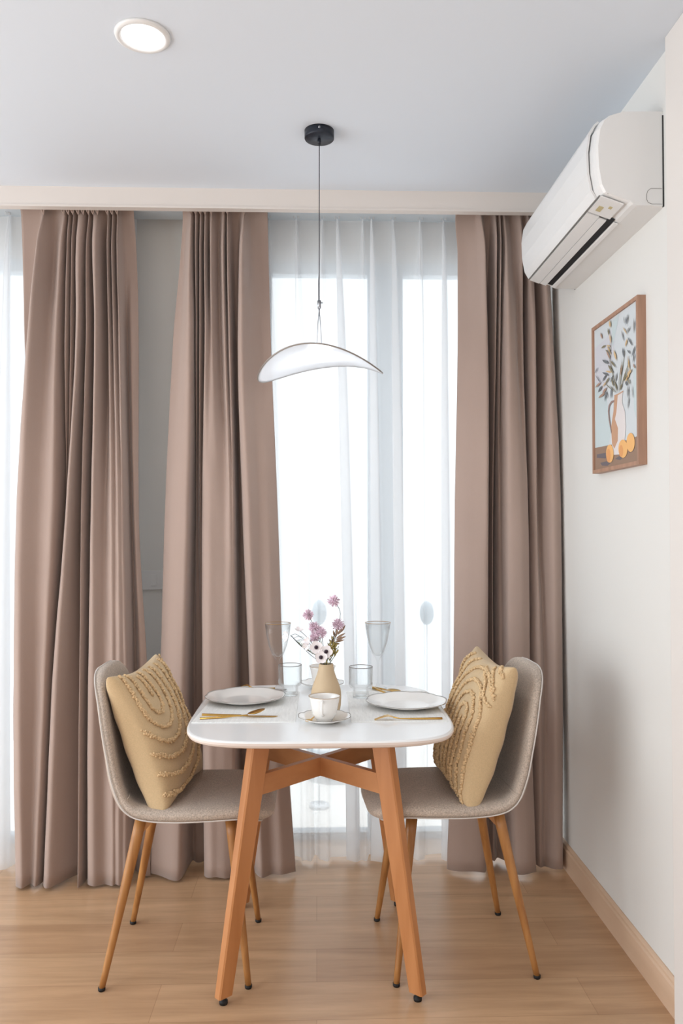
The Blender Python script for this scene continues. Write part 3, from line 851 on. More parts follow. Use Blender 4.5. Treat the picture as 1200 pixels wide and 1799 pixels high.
for s in (-1, 1):
    a = Vector((-.195, s * -.2 + TYo, .605)); b = Vector((.195, s * .2 + TYo, .605))
    d = (b - a).normalized(); n = Vector((-d.y, d.x, 0)) * .010
    bm = bmesh.new(); vs = []
    for p in (a, b):
        for (k, dz) in ((-1, 0), (1, 0), (1, -.058), (-1, -.058)):
            vs.append(bm.verts.new(p + n * k + Vector((0, 0, dz + (0 if s > 0 else -.0004)))))
    for q_ in ((0, 1, 2, 3), (7, 6, 5, 4), (0, 4, 5, 1), (1, 5, 6, 2), (2, 6, 7, 3), (3, 7, 4, 0)): bm.faces.new([vs[i] for i in q_])
    o = obj('cross_rail', bm, M['beechx'], table)

# ------------------------------------------------------------------ chairs
def make_chair():
    t = thing('dining_chair', '', 'chair')
    CX = -.405
    PRF = [Vector((x - CX, 0, z)) for x, z in ((-.152, .452), (-.166, .474), (-.21, .486), (-.30, .486), (-.40, .482), (-.49, .480), (-.545, .487), (-.585, .518), (-.608, .575), (-.622, .65), (-.634, .73), (-.646, .81), (-.656, .87), (-.662, .905))]
    W = [.150, .175, .193, .208, .214, .212, .208, .203, .199, .195, .190, .183, .172, .155]
    NS, NT = 72, 28
    pts = []; 
    for j in range(NS + 1):
        s = j / NS; p = catmull(PRF, s); q0 = catmull(PRF, max(s - .01, 0)); q1 = catmull(PRF, min(s + .01, 1))
        tg = (q1 - q0).normalized(); nr = Vector((-tg.z, 0, tg.x)) * -1
        if nr.z < 0 and s < .3: nr = -nr
        f = s * (len(W) - 1); i = min(int(f), len(W) - 2); wv = W[i] + (W[i + 1] - W[i]) * (f - i)
        pts.append((s, p, nr, wv))
    def endf(s):
        a = 1
        if s < .12: k = 1 - s / .12; a = (1 - k ** 2.6) ** (1 / 2.6) if k < 1 else 0
        if s > .80: k = (s - .80) / .20; a = (1 - k ** 2.3) ** (1 / 2.3) if k < 1 else 0
        return a
    bm = bmesh.new(); up, dn = [], []
    rimL, rimR = [], []
    for (s, p, nr, wv) in pts:
        e = endf(s); ru, rd = [], []
        T = .047 if s < .4 else .047 - min(1, (s - .4) / .3) * .012
        curl = .010 + .022 * math.exp(-((s - .52) / .16) ** 2)+ .010 * max(0, min(1, (s - .5) / .2))
        if s > .85: curl *= 1 - (s - .85) / .15 * .6
        for k in range(NT + 1):
            tt = -1 + 2 * k / NT; tt = math.sin(tt * PI / 2)
            y = wv * max(e, .02) * tt
            lift = curl * (abs(y) / wv) ** 2.4
            th = T / 2 * max(0, 1 - abs(tt) ** 10) ** .5 * max(.0, min(1, e * 1.6)) ** .5
            dome = .004 * (1 - tt * tt) * e
            ce = p + nr * lift + Vector((0, y, 0))
            ru.append(bm.verts.new(ce + nr * (th + dome))); rd.append(bm.verts.new(ce - nr * th))
            if k == 0: rimL.append(ce - nr * T * .3 * min(1, e * 1.6))
            if k == NT: rimR.append(ce - nr * T * .3 * min(1, e * 1.6))
        up.append(ru); dn.append(rd)
    for g in (up, dn):
        for j in range(NS):
            for k in range(NT): bm.faces.new((g[j][k], g[j][k + 1], g[j + 1][k + 1], g[j + 1][k]))
    for j in range(NS):
        bm.faces.new((up[j][0], up[j + 1][0], dn[j + 1][0], dn[j][0])); bm.faces.new((up[j][NT], up[j + 1][NT], dn[j + 1][NT], dn[j][NT]))
    for k in range(NT):
        bm.faces.new((up[0][k], up[0][k + 1], dn[0][k + 1], dn[0][k])); bm.faces.new((up[NS][k], up[NS][k + 1], dn[NS][k + 1], dn[NS][k]))
    bmesh.ops.remove_doubles(bm, verts=bm.verts[:], dist=.0004)
    shell = obj('upholstered_shell', bm, M['chair'], t, True)
    bm = bmesh.new(); loop = rimL + rimR[::-1]
    cl = [loop[0]]
    for p in loop[1:]:
        if (p - cl[-1]).length > .006: cl.append(p)
    tube(bm, cl, .0022, 6, closed=True)
    obj('piping', bm, M['piping'], shell, True)
    # seam across the bend
    bm = bmesh.new(); j = int(NS * .545); s, p, nr, wv = pts[j]
    tube(bm, [p + nr * ((.010 + .034) * (abs(x)) ** 2.4 + .0205 * (1 - abs(x) ** 7) ** .5 + .004 * (1 - x * x)) + Vector((0, wv * x, 0)) for x in [-.99 + 1.98 * i / 30 for i in range(31)]], .0012, 6)
    obj('seam', bm, M['chair'], shell, True)
    for sx, tx, fx in ((-1, -.118, -.212), (1, .148, .208)):
        for sy_ in (-1, 1):
            bm = bmesh.new(); a = Vector((tx, sy_ * .125, .462)); b = Vector((fx, sy_ * .195, .006))
            N = 10
            tube(bm, [a.lerp(b, i / N) for i in range(N + 1)], [.0175 - .0085 * (i / N) for i in range(N + 1)], 16)
            lg = obj('leg', bm, M['oakleg'], t, True)
            bm = bmesh.new(); lathe(bm, [(0, 0), (.009, 0), (.0105, .003), (.0105, .010), (0, .010)], 16, (b.x, b.y, 0))
            obj('foot_cap', bm, M['rubber'], lg, True)
    for tx in (-.112, .142):
        bm = bmesh.new()
        tube(bm, [(tx, -.13, .452), (tx, .13, .452)], .010, 10)
        obj('leg_bracket', bm, M['oakleg'], t, True)
    for sy_ in (-1, 1):
        bm = bmesh.new()
        v = [bm.verts.new(c) for c in ((-.13, sy_ * .130, .462), (-.075, sy_ * .128, .462), (-.125, sy_ * .136, .41), (-.13, sy_ * .117, .462), (-.075, sy_ * .115, .462), (-.125, sy_ * .122, .41))]
        for q_ in ((0, 1, 2), (3, 5, 4), (0, 3, 4, 1), (1, 4, 5, 2), (2, 5, 3, 0)): bm.faces.new([v[i] for i in q_])
        obj('corner_gusset', bm, M['oakleg'], t)
    return t
ch = make_chair()
ch['label'] = 'greige upholstered dining chair on wooden legs, left of the table'
ch['group'] = 'dining chairs at the table'
ch.location = (-.405, 2.535, 0)
c2 = copy_thing(ch)
c2['label'] = 'greige upholstered dining chair on wooden legs, right of the table'
c2.location = (.425, 2.545, 0); c2.rotation_euler = (0, 0, PI + math.radians(4))

# ------------------------------------------------------------------ cushions
def cushion(cen, hvec, vvec, face, label, arcs, half=.215, T=.082):
    """hvec near->far, vvec bottom->top, face = outward normal direction"""
    hv = Vector(hvec).normalized(); vv = Vector(vvec); vv = (vv - hv * vv.dot(hv)).normalized(); nn = hv.cross(vv)
    if nn.dot(Vector(face)) < 0: nn = -nn
    t = thing('throw_cushion', label, 'cushion', cen, 0, 'tufted mustard cushions')
    def P(u, v, side, off=0):
        x = half * u * (1 - .10 * (1 - v * v)) ; y = half * v * (1 - .10 * (1 - u * u))
        b = max(0, (1 - u ** 2) * (1 - v ** 2)) ** .30
        sq = .9 - .12 * v
        z = T * b * sq
        # creases running in from the edges
        z += .004 * math.sin(u * 15 + v * 3) * (v * v) ** 2 * (1 - abs(v)) * 6 + .003 * math.sin(v * 13 + u * 5) * (u * u) ** 2 * (1 - abs(u)) * 6
        sag = -.02 * (1 - u * u) * (abs(v) if v < 0 else 0)
        return hv * x + vv * (y) + nn * (side * (z) + side * off) 
    N = 40; bm = bmesh.new(); g = {}
    for side in (1, -1):
        for i in range(N + 1):
            for j in range(N + 1):
                u = math.sin((-1 + 2 * i / N) * PI / 2); v = math.sin((-1 + 2 * j / N) * PI / 2)
                if side == -1 and (i in (0, N) or j in (0, N)): g[side, i, j] = g[1, i, j]
                else: g[side, i, j] = bm.verts.new(P(u, v, side))
        for i in range(N):
            for j in range(N):
                bm.faces.new((g[side, i, j], g[side, i + 1, j], g[side, i + 1, j + 1], g[side, i, j + 1]))
    cov = obj('cushion_cover', bm, M['cushion'], t, True)
    bm = bmesh.new(); R = random.Random(3)
    for path, wid in arcs:
        for (u0, v0), (u1, v1) in zip(path, path[1:]):
            L = math.hypot(u1 - u0, v1 - v0) * half; n = max(1, int(L / .0045))
            for k in range(n):
                for m_ in range(5):
                    f = (k + R.random()) / n; a = R.gauss(0, wid / half * .5)
                    u = u0 + (u1 - u0) * f + a * .8 ; v = v0 + (v1 - v0) * f + R.gauss(0, wid / half * .5) * .8
                    if abs(u) > .985 or abs(v) > .985: continue
                    blob(bm, P(u, v, 1, .001 + R.random() * .005), .003 + R.random() * .0018)
    obj('tufted_pattern', bm, M['tuft'], cov, True)
    return t
def arch(u0, vc, r, sgn, asp=1.15, leg=1.0, half=(1, 1)):
    """sgn=+1: opening downwards (legs to the bottom), -1: opening upwards"""
    p = []
    if half[0]: p += [(u0 - r, -sgn * leg + (vc + sgn * leg) * f) for f in [i / 8 for i in range(8)]]
    for i in range(0 if half[0] else 10, 21 if half[1] else 11):
        a = PI - PI * i / 20; p.append((u0 + r * math.cos(a), vc + sgn * r * asp * math.sin(a)))
    if half[1]: p += [(u0 + r, vc - (vc + sgn * leg) * f) for f in [i / 8 for i in range(1, 9)]]
    return p
# left: U shapes opening upwards, centred towards the near side
arcsL = [([(-.50, .92), (-.48, .75), (-.47, .55)], .004)]
for i, r in enumerate((.20, .42, .64, .86, 1.10, 1.34)):
    arcsL.append((arch(-.50 + .03 * i, .48, r, -1, 1.05), .0065 if i > 1 else .005))
arcsR = [([(-.40, -.9), (-.40, -.2), (-.40, .10)], .004)]
for i, r in enumerate((.17, .36, .56, .78, 1.0, 1.22)):
    arcsR.append((arch(-.40 + .03 * i, .12, r, 1, 1.0), .0055))
arcsR.append(([(-.95, .62), (-.80, .80), (-.62, .95)], .004)); arcsR.append(([(-.98, .38), (-.82, .5), (-.70, .68), (-.5, .84)], .004))
cushion((-.505, 2.56, .693), (.045, .38, 0), (-.150, 0, .378), (1, 0, 0), 'mustard cushion with looped tufted curves opening upwards, on the left chair', arcsL)
cushion((.507, 2.565, .708), (-.02, .38, 0), (.122, 0, .378), (-1, 0, 0), 'mustard cushion with tufted arches opening downwards, on the right chair', arcsR, half=.218)

# ------------------------------------------------------------------ table setting
def placemat(x0f, x1f, yf, yb_, x0b, x1b, label):
    MT = .0025
    t = None
    bm = bmesh.new(); q = [(x0f, yf), (x1f, yf), (x1b, yb_), (x0b, yb_)]
    a = [bm.verts.new((x, y, TZ)) for x, y in q]; b = [bm.verts.new((x, y, TZ + MT)) for x, y in q]
    bm.faces.new(a[::-1]); bm.faces.new(b)
    for i in range(4): bm.faces.new((a[i], a[(i + 1) % 4], b[(i + 1) % 4], b[i]))
    o = obj('placemat', bm, M['mat']); return tag(o, label, 'placemat', 'white placemats')
p0 = atZ(519, 1269, TZ); p1 = atZ(528, 1212, TZ)
placemat(-.372, p0.x, p0.y, 2.83, -.350, -.062, 'white woven placemat under the left plate')
p2 = atZ(617, 1269, TZ)
placemat(p2.x, .392, p2.y, 2.83, .104, .388, 'white woven placemat under the right plate')
MZ = TZ + .0026

def plate(px, py, label, R, seed):
    q = atZ(px, py, TZ + .02)
    t = thing('dinner_plate', label, 'plate', (q.x, q.y, MZ), 0, 'dinner plates')
    def wav(r, z, a):
        k = max(0, (r / R - .72) / .28)
        s = abs(math.sin(a * 4 + seed)) ** .7
        return r * (1 - .035 * k * (1 - s)), z + .002 * k * s
    bm = bmesh.new()
    lathe(bm, [(0, .004), (R * .50, .004), (R * .58, .006), (R * .66, .011), (R * .95, .0185), (R, .020), (R * .998, .0175), (R * .66, .007), (R * .55, .0), (R * .50, 0), (R * .48, .002), (0, .002)], 128, mod=wav)
    pl_ = obj('plate_body', bm, M['ceramic'], t, True)
    bm = bmesh.new()
    pts = []
    for i in range(128):
        a = 2 * PI * i / 128; r, z = wav(R, .0195, a); pts.append((r * math.cos(a), r * math.sin(a), z))
    tube(bm, pts, .0007, 5, closed=True)
    obj('rim_line', bm, M['rimgrey'], t, True)
    return t
plate(431, 1222.5, 'white scalloped dinner plate on the left placemat', .134, .3)
plate(714, 1231, 'white scalloped dinner plate on the right placemat', .132, .9)

def cup_set(px, py, label_c, label_s, hang):
    q = atZ(px, py, TZ + .017); R = .080
    t = thing('saucer', label_s, 'saucer', (q.x, q.y, TZ), 0, 'scalloped saucers')
    def wav(r, z, a):
        k = max(0, (r / R - .7) / .3); s = abs(math.sin(a * 5))
        return r * (1 - .05 * k * (1 - s)), z + .0015 * k * s
    bm = bmesh.new()
    lathe(bm, [(0, .005), (R * .42, .005), (R * .5, .006), (R * .97, .0175), (R, .018), (R * .99, .0155), (R * .5, .003), (R * .45, 0), (R * .4, 0), (R * .38, .002), (0, .002)], 100, mod=wav)
    obj('saucer_body', bm, M['ceramic'], t, True)
    bm = bmesh.new(); pts = []
    for i in range(100):
        a = 2 * PI * i / 100; r, z = wav(R, .018, a); pts.append((r * math.cos(a), r * math.sin(a), z))
    tube(bm, pts, .0006, 5, closed=True); obj('rim_line', bm, M['rimgrey'], t, True)
    c = thing('tea_cup', label_c, 'cup', (q.x, q.y, TZ + .0052), 0, 'gilt-rimmed tea cups')
    bm = bmesh.new()
    lathe(bm, [(0, .003), (.022, .003), (.030, .008), (.037, .022), (.041, .045), (.0445, .064), (.0475, .0715), (.0465, .072), (.043, .066), (.0388, .045), (.0348, .024), (.026, .0115), (.020, .009), (0, .009)], 64)
    lathe(bm, [(.024, .006), (.024, 0), (.020, 0), (.020, .005)], 64)
    obj('cup_body', bm, M['ceramic'], c, True)
    bm = bmesh.new(); pts = [(.047 * math.cos(2 * PI * i / 64), .047 * math.sin(2 * PI * i / 64), .0718) for i in range(64)]
    tube(bm, pts, .0008, 6, closed=True); obj('gold_rim', bm, M['rimgold'], c, True)
    bm = bmesh.new(); d = Vector((math.cos(hang), math.sin(hang), 0))
    hp_ = [(.041, .060), (.052, .066), (.063, .062), (.068, .050), (.063, .036), (.052, .026), (.039, .022)]
    tube(bm, [tuple(d * r + Vector((0, 0, z))) for r, z in [tuple(catmull([Vector((a, b, 0)) for a, b in hp_], k / 24))[:2] for k in range(25)]], .0042, 10)
    obj('handle', bm, M['ceramic'], c, True)
    return q
qf = cup_set(570, 1258, 'white gilt-rimmed tea cup in front of the vase', 'white scalloped saucer under the front tea cup', math.radians(-97))
qb = cup_set(566.5, 1199, 'white gilt-rimmed tea cup behind the vase', 'white scalloped saucer under the rear tea cup behind the vase', math.radians(85))

def small_spoon(p, rot, label):
    t = thing('teaspoon', label, 'spoon', p, rot)
    bm = bmesh.new()
    tube(bm, [(0, 0, .004), (.02, 0, .008), (.045, 0, .0075), (.075, 0, .011)], [.0018, .0014, .0016, .0028], 8)
    obj('handle', bm, M['gold'], t, True)
    bm = bmesh.new(); prof_ = [(0, -.0035), (.006, -.0028), (.0105, 0), (.011, .0008), (.0104, .0012), (.006, -.0016), (0, -.0023)]
    lathe(bm, prof_, 24)
    for v in bm.verts: v.co.x = v.co.x * 1.35 - .013; v.co.z += .0045
    obj('bowl', bm, M['gold'], t, True)
    return t
small_spoon((qf.x - .040, qf.y - .028, TZ + .0095), math.radians(62), 'small gold teaspoon on the front saucer left of the cup')

def tumbler(px, py, label):
    q = atZ(px, py, MZ)
    t = thing('ribbed_tumbler', label, 'glass', (q.x, q.y, MZ), 0, 'stepped tumblers')
    ro, rb, h, hs = .0405, .0275, .104, .034
    def rib(r, z, a):
        return (r * (1 + .010 * math.cos(a * 36)) if r > .03 and z > hs + .004 else r), z
    bm = bmesh.new()
    lathe(bm, [(0, 0), (rb - .002, 0), (rb, .002), (rb, hs - .006), (rb + .003, hs - .001), (ro - .003, hs + .002), (ro, hs + .007), (ro, h - .001), (ro - .0009, h), (ro - .0018, h - .001), (ro - .002, hs + .010), (ro - .006, hs + .006), (rb - .001, hs + .002), (rb - .004, hs - .004), (rb - .0045, .012), (rb - .008, .008), (0, .008)], 144, mod=rib)
    obj('glass_body', bm, M['glass'], t, True)
    bm = bmesh.new(); pts = [((ro - .0009) * math.cos(2 * PI * i / 72), (ro - .0009) * math.sin(2 * PI * i / 72), h) for i in range(72)]
    tube(bm, pts, .0011, 6, closed=True); obj('gilt_rim', bm, M['rimgrey'], t, True)
tumbler(509.5, 1221, 'clear ribbed tumbler beside the left plate')
tumbler(634, 1225, 'clear ribbed tumbler beside the right plate')

def wineglass(px, py, label):
    q = atZ(px, py, MZ)
    t = thing('wine_glass', label, 'glass', (q.x, q.y, MZ), 0, 'tall wine glasses')
    h = .236; z0 = .108
    out = [(.033, .0), (.034, .0012), (.020, .004), (.006, .010), (.0034, .022), (.0030, .06), (.0034, .095), (.008, z0), (.022, z0 + .018), (.034, z0 + .052), (.042, z0 + .090), (.0465, h)]
    inn = [(.0455, h), (.041, z0 + .090), (.033, z0 + .053), (.021, z0 + .022), (.009, z0 + .010), (0, z0 + .007)]
    bm = bmesh.new(); lathe(bm, [(0, 0)] + out + inn, 64)
    obj('glass_body', bm, M['glass'], t, True)
    bm = bmesh.new(); pts = [(.046 * math.cos(2 * PI * i / 72), .046 * math.sin(2 * PI * i / 72), h) for i in range(72)]
    tube(bm, pts, .0009, 6, closed=True); obj('gilt_rim', bm, M['rimgold'], t, True)
wineglass(488, 1211, 'tall clear wine glass with a gilt rim, left of the flowers')
wineglass(664, 1209, 'tall clear wine glass with a gilt rim, right of the flowers')

# cutlery
def bar(bm, a, b, w0, w1, h0, h1):
    a, b = Vector(a), Vector(b); d = (b - a); d.z = 0; d.normalize(); n = Vector((-d.y, d.x, 0))
    va = [bm.verts.new(a + n * s * w0 + Vector((0, 0, z))) for s, z in ((-1, 0), (1, 0), (1, h0), (-1, h0))]
    vb = [bm.verts.new(b + n * s * w1 + Vector((0, 0, z))) for s, z in ((-1, 0), (1, 0), (1, h1), (-1, h1))]
    for i in range(4): bm.faces.new((va[i], va[(i + 1) % 4], vb[(i + 1) % 4], vb[i]))
    bm.faces.new(va[::-1]); bm.faces.new(vb)
def cutlery(kind, pa, pb, label, lift=0.0, zoff=0):
    """pa = handle end, pb = head end (world points on the mat)"""
    pa, pb = Vector((pa.x, pa.y, 0)), Vector((pb.x, pb.y, 0)); L = (pb - pa).length; d = (pb - pa).normalized()
    t = thing(kind, label, kind, (pa.x, pa.y, MZ + zoff), math.atan2(d.y, d.x))
    bm = bmesh.new()
    if kind == 'knife':
        bar(bm, (0, 0, 0), (L * .52, 0, 0), .0030, .0034, .007, .005)
        obj('handle', bm, M['gold'], t)
        bm = bmesh.new()
        o_ = [(L * .52, -.003), (L * .9, -.009), (L * .97, -.006), (L, .003), (L * .52, .003)]
        a = [bm.verts.new((x, y, .0015)) for x, y in o_]; b = [bm.verts.new((x, y, .003)) for x, y in o_]
        bm.faces.new(a[::-1]); bm.faces.new(b)
        for i in range(5): bm.faces.new((a[i], a[(i + 1) % 5], b[(i + 1) % 5], b[i]))
        obj('blade', bm, M['gold'], t)
    elif kind == 'spoon':
        n = 10; prev = None
        tube(bm, [(0, 0, .0025), (L * .3, 0, .003), (L * .55, 0, .003 + lift * .25), (L * .72, 0, .0035 + lift * .4)], [.0034, .003, .0018, .002], 8)
        obj('handle', bm, M['gold'], t, True)
        bm = bmesh.new(); lathe(bm, [(0, -.005), (.009, -.004), (.017, 0), (.0185, .0015), (.0175, .002), (.009, -.0025), (0, -.0035)], 28)
        mt = Matrix.Translation((L * .85, 0, .007 + lift)) @ Matrix.Rotation(-math.atan2(lift * 1.6, L * .3), 4, 'Y')
        for v in bm.verts: v.co = mt @ Vector((v.co.x * 1.5, v.co.y, v.co.z))
        obj('bowl', bm, M['gold'], t, True)
    else:
        tube(bm, [(0, 0, .002), (L * .3, 0, .0028), (L * .62, 0, .0035), (L * .72, 0, .0075)], [.0042, .003, .0018, .0024], 8)
        obj('handle', bm, M['gold'], t, True)
        bm = bmesh.new()
        pr_ = [(.70, .0070, .0025), (.74, .0095, .008), (.80, .0125, .0105), (.86, .0105, .011)]
        for (f0, z0, w0), (f1, z1, w1) in zip(pr_, pr_[1:]):
            bar(bm, (L * f0, 0, z0), (L * f1, 0, z1), w0, w1, .0016, .0016)
        for k in (-1.5, -.5, .5, 1.5):
            bar(bm, (L * .855, k * .0052, .0104), (L * .93, k * .0050, .006), .0016, .0014, .0014, .0012)
            bar(bm, (L * .925, k * .0050, .0062), (L, k * .0046, .0006), .0014, .0007, .0012, .001)
        obj('tines', bm, M['gold'], t)
    return t
cutlery('knife', atZ(355, 1257.5, MZ), atZ(488, 1259.5, MZ), 'gold table knife on the left placemat in front of the plate')
cutlery('spoon', atZ(351, 1264, MZ), atZ(468, 1259, MZ), 'gold spoon on the left placemat with its bowl tipped over the knife', lift=.009, zoff=.0005)
cutlery('fork', atZ(777, 1263.5, MZ), atZ(658, 1265, MZ), 'gold fork lying tines down on the right placemat')
cutlery('knife', atZ(655, 1209.5, MZ), atZ(705, 1232, MZ) + Vector((0, .04, 0)), 'gold knife handle showing behind the right plate')
cutlery('spoon', atZ(659, 1209, MZ), atZ(700, 1221, MZ) + Vector((0, .03, 0)), 'gold spoon mostly hidden behind the right plate')
cutlery('fork', atZ(483, 1211, MZ), atZ(420, 1209, MZ), 'gold fork handle end peeking out behind the left plate')

# ------------------------------------------------------------------ vase and flowers
VY = 2.533; vq = atY(573, 1246, VY)
VX = vq.x
vz = TZ
vase = thing('bud_vase', 'beige stoneware bud vase holding flowers in the middle of the table', 'vase', (VX, VY, vz))
H = atY(573, 1166, VY).z - vz
bm = bmesh.new()
po_ = [(0, 0), (.040, 0), (.043, .003), (.0468, .02), (.0480, .045), (.0472, .062), (.043, .080), (.036, .098), (.029, .116), (.0245, .132), (.0228, H - .003), (.0222, H), (.0195, H), (.0195, H - .01), (.022, .12), (.034, .09), (.040, .06), (.040, .01), (0, .008)]
lathe(bm, po_, 72)
obj('vase_body', bm, M['vase'], vase, True)

def fp_(px, py, dy=0): return atY(px, py, VY + dy)
mouth = Vector((VX, VY, vz + H))
def stem_curve(target, k, n=10):
    base = Vector((VX + random.uniform(-.012, .012), VY + random.uniform(-.01, .01), vz + .012 + random.uniform(0, .02)))
    mm = mouth + Vector((max(-.013, min(.013, (target.x - VX) * .4)), random.uniform(-.01, .01), 0))
    ctrl = mm + Vector(((target.x - mm.x) * .25, (target.y - mm.y) * .3, (target.z - mm.z) * .55))
    P = [base, mm, ctrl, target]
    return [catmull(P, i / n) for i in range(n + 1)]
def pompom(px, py, dy, R, label, via=None):
    c = fp_(px, py, dy)
    t = thing('pompom_flower', label, 'flower', mouth, 0, 'mauve pompom flowers')
    bm = bmesh.new(); rd = random.Random(int(px * 7))
    N = 75
    for i in range(N):
        z = 1 - 2 * (i + .5) / N; a = i * 2.39996; rr = math.sqrt(1 - z * z)
        d = Vector((rr * math.cos(a), rr * math.sin(a), z)); d = (d + Vector((rd.uniform(-.15, .15), rd.uniform(-.15, .15), rd.uniform(-.1, .1)))).normalized()
        L = R * rd.uniform(.85, 1.12); u = d.orthogonal().normalized(); u.rotate(Matrix.Rotation(rd.uniform(0, 6), 3, d)); v = d.cross(u)
        o0 = c - mouth
        pts = [o0 + d * L * .15, o0 + d * L * .6 + u * .0016 , o0 + d * L * .92 + u * .0019, o0 + d * L + v * .0004, o0 + d * L * .92 - u * .0019, o0 + d * L * .6 - u * .0016]
        f_ = bm.verts.new; top = [f_(p + v * .0005) for p in pts]; bot = [f_(p - v * .0005) for p in pts]
        bm.faces.new(top); bm.faces.new(bot[::-1])
        for k in range(6): bm.faces.new((top[k], top[(k + 1) % 6], bot[(k + 1) % 6], bot[k]))
    blob(bm, c - mouth, R * .3)
    obj('blossom', bm, M['pompom'], t)
    bm = bmesh.new()
    pts = stem_curve(c, 0) if via is None else [catmull([mouth - Vector((0, 0, .08)), mouth, fp_(*via), c], i / 14) for i in range(15)]
    tube(bm, [p - mouth for p in pts], .0009, 6)
    obj('stem', bm, M['stem'], t, True)
pompom(586.5, 1056, 0, .0200, 'mauve pompom flower, the tallest one in the vase', via=(598, 1085, 0))
pompom(541.5, 1080, 0, .0175, 'mauve pompom flower, highest on the left of the bouquet')
pompom(552.5, 1102, -.005, .0195, 'mauve pompom flower just below the highest left one')
pompom(564, 1111, -.012, .0195, 'mauve pompom flower lower centre, right of its two close neighbours')
pompom(553, 1119, -.01, .0175, 'mauve pompom flower lowest in the centre cluster, above the white flowers')
pompom(594, 1097, .0, .0205, 'mauve pompom flower on the right above the olive leaves')

def petals(bm, c, nrm, R, n, wid, cup=.15, rot=0, off=Vector((0, 0, 0))):
    nrm = nrm.normalized(); u = nrm.orthogonal().normalized(); v = nrm.cross(u)
    for k in range(n):
        a = rot + 2 * PI * k / n; d = u * math.cos(a) + v * math.sin(a); e = nrm.cross(d)
        pl_ = []
        prof2 = [(.12, .15), (.4, .75), (.7, 1.0), (.92, .7), (1.0, .25)]
        L = [c + d * R * f + e * wid * w_ + nrm * (cup * R * f * f) for f, w_ in prof2]; Rr = [c + d * R * f - e * wid * w_ + nrm * (cup * R * f * f) for f, w_ in prof2]
        Mi = [c + d * R * f + nrm * (cup * R * f * f - .0012) for f, w_ in prof2]
        for th in (0.0, -.0005):
            A_ = [bm.verts.new(p + nrm * th) for p in L]; B_ = [bm.verts.new(p + nrm * th) for p in Mi]; C_ = [bm.verts.new(p + nrm * th) for p in Rr]
            for i in range(4):
                bm.faces.new((A_[i], A_[i + 1], B_[i + 1], B_[i])); bm.faces.new((B_[i], B_[i + 1], C_[i + 1], C_[i]))
def anemone(px, py, dy, R, rot, label, nrm=(.0, -1, .25)):
    c = fp_(px, py, dy); t = thing('anemone_flower', label, 'flower', mouth, 0, 'white anemones')
    bm = bmesh.new(); petals(bm, c - mouth, Vector(nrm), R, 5, R * .48, .2, rot); obj('petals', bm, M['petal'], t, True)
    bm = bmesh.new(); n = Vector(nrm).normalized()
    blob(bm, c - mouth + n * .003, .0052); 
    for i in range(18):
        a = 2 * PI * i / 18; u = n.orthogonal().normalized(); v = n.cross(u); blob(bm, c - mouth + n * .003 + (u * math.cos(a) + v * math.sin(a)) * .0055, .0011)
    obj('flower_centre', bm, M['centre'], t, True)
    bm = bmesh.new(); tube(bm, [p - mouth for p in stem_curve(c, 0)], .0009, 6); obj('stem', bm, M['stemg'], t, True)
anemone(555.6, 1137.5, -.022, .0205, .4, 'white anemone with dark centre, upper left of the three')
anemone(573, 1145, -.026, .0205, 1.0, 'white anemone with dark centre, right of the three')
anemone(564, 1155, -.034, .0195, .1, 'white anemone with dark centre, lowest of the three on the vase mouth')

t = thing('blossom_spray', 'spray of small white blossoms on thin dark twigs reaching left from the vase', 'flower', mouth)
bm = bmesh.new()
def twig(pts, r=.0009): tube(bm, [catmull([fp_(*p) for p in pts], i / 12) - mouth for i in range(13)], r, 6)
twig([(570, 1168), (556, 1152), (530, 1136), (512, 1117)], .0012); twig([(570, 1168), (545, 1150), (525, 1130), (510, 1116)])
twig([(565, 1160), (548, 1130), (538, 1118), (528, 1109)]); twig([(512, 1116), (520, 1114), (532, 1122), (545, 1126)], .0007); twig([(515, 1122), (524, 1118), (534, 1120)], .0006)
twig([(565, 1160), (552, 1145), (545, 1132), (541, 1128)], .0008); twig([(520, 1126), (528, 1124), (540, 1125), (548, 1124)], .0006)
obj('twigs', bm, M['stem'], t, True)
for (px, py, n_, R_, rt) in ((504, 1118, (-.7, -.5, .1), .017, .4), (526, 1107, (.0, -.35, .8), .014, 1.2), (541, 1127, (-.6, -.6, .2), .014, .2), (538, 1135, (-.5, -.7, -.3), .013, .9)):
    bm = bmesh.new(); petals(bm, fp_(px, py, -.008) - mouth, Vector(n_), R_, 5, R_ * .42, .45, rt); obj('blossom', bm, M['petal'], t, True)
for i in range(1):
    pass
bm = bmesh.new(); rg = random.Random(5)
for i in range(34):
    f = i / 34; p = fp_(525 + 42 * f, 1130 + 30 * f, -.004) - mouth
    tube(bm, [p, p + Vector((rg.uniform(-.010, .008), rg.uniform(-.006, .006), rg.uniform(.002, .012)))], [.0007, .0003], 5)
obj('needle_leaves', bm, M['stemg'], t, True)

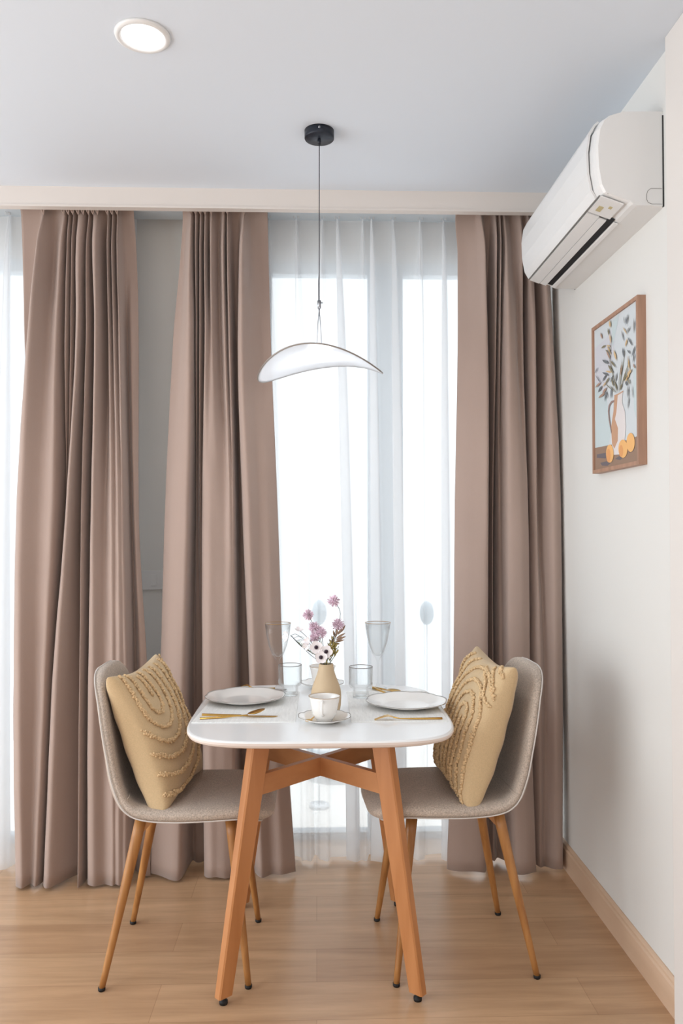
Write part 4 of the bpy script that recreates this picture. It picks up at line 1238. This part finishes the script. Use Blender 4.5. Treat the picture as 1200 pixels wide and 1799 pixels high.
t = thing('leaf_sprig', 'olive and brown leafy sprig on the right side of the bouquet', 'plant', mouth)
bm = bmesh.new()
for P_ in ([(573, 1170), (578, 1150), (586, 1130), (594, 1105)], [(575, 1170), (583, 1160), (590, 1148), (595, 1135)], [(572, 1170), (568, 1150), (566, 1135), (562, 1120)], [(574, 1170), (576, 1155), (582, 1135), (578, 1130)]):
    tube(bm, [catmull([fp_(*p, .006) for p in P_], i / 12) - mouth for i in range(13)], .0011, 6)
obj('twigs', bm, M['stemg'], t, True)
def leaf3(bm, a, b, w_, up=Vector((0, -1, .3))):
    d = (b - a); L = d.length; d.normalize(); e = d.cross(up).normalized(); nn = e.cross(d).normalized()
    prof2 = [(0, .05), (.25, .75), (.5, 1), (.8, .6), (1, .05)]
    for th in (0, .0006):
        Aq = [bm.verts.new(a + d * L * f + e * w_ * q_ + nn * (th + .0008)) for f, q_ in prof2]; Bq = [bm.verts.new(a + d * L * f + nn * th) for f, q_ in prof2]; Cq = [bm.verts.new(a + d * L * f - e * w_ * q_ + nn * (th + .0008)) for f, q_ in prof2]
        for i in range(4):
            bm.faces.new((Aq[i], Aq[i + 1], Bq[i + 1], Bq[i])); bm.faces.new((Bq[i], Bq[i + 1], Cq[i + 1], Cq[i]))
bm = bmesh.new()
for (x0, y0, x1, y1) in ((589, 1120, 585, 1107), (590, 1122, 607, 1112), (589, 1125, 608, 1118), (588, 1128, 605, 1124), (587, 1128, 582, 1118), (585, 1132, 578, 1123), (591, 1118, 593, 1103), (598, 1112, 607, 1098), (594, 1115, 600, 1104), (586, 1131, 597, 1131)):
    leaf3(bm, fp_(x0, y0) - mouth, fp_(x1, y1, rg.uniform(-.01, .01)) - mouth, .0040)
obj('brown_leaves', bm, M['leafb'], t, True)
bm = bmesh.new()
for i in range(46):
    x0, y0 = rg.gauss(584, 4), rg.gauss(1142, 8); a = rg.uniform(-.6, 1.0)
    x1, y1 = x0 + 9 * math.sin(a), y0 - 9 * math.cos(a)
    leaf3(bm, fp_(x0, y0, rg.uniform(-.015, .012)) - mouth, fp_(x1, y1, rg.uniform(-.02, .015)) - mouth, .0026)
for i in range(22):
    x0, y0 = rg.gauss(569, 6), rg.gauss(1160, 5); x1 = x0 + rg.uniform(-6, 6)
    leaf3(bm, fp_(x0, y0, rg.uniform(-.015, .005)) - mouth, fp_(x1, y0 - 9, rg.uniform(-.02, .01)) - mouth, .0018)
obj('olive_leaves', bm, M['leaf'], t, True)
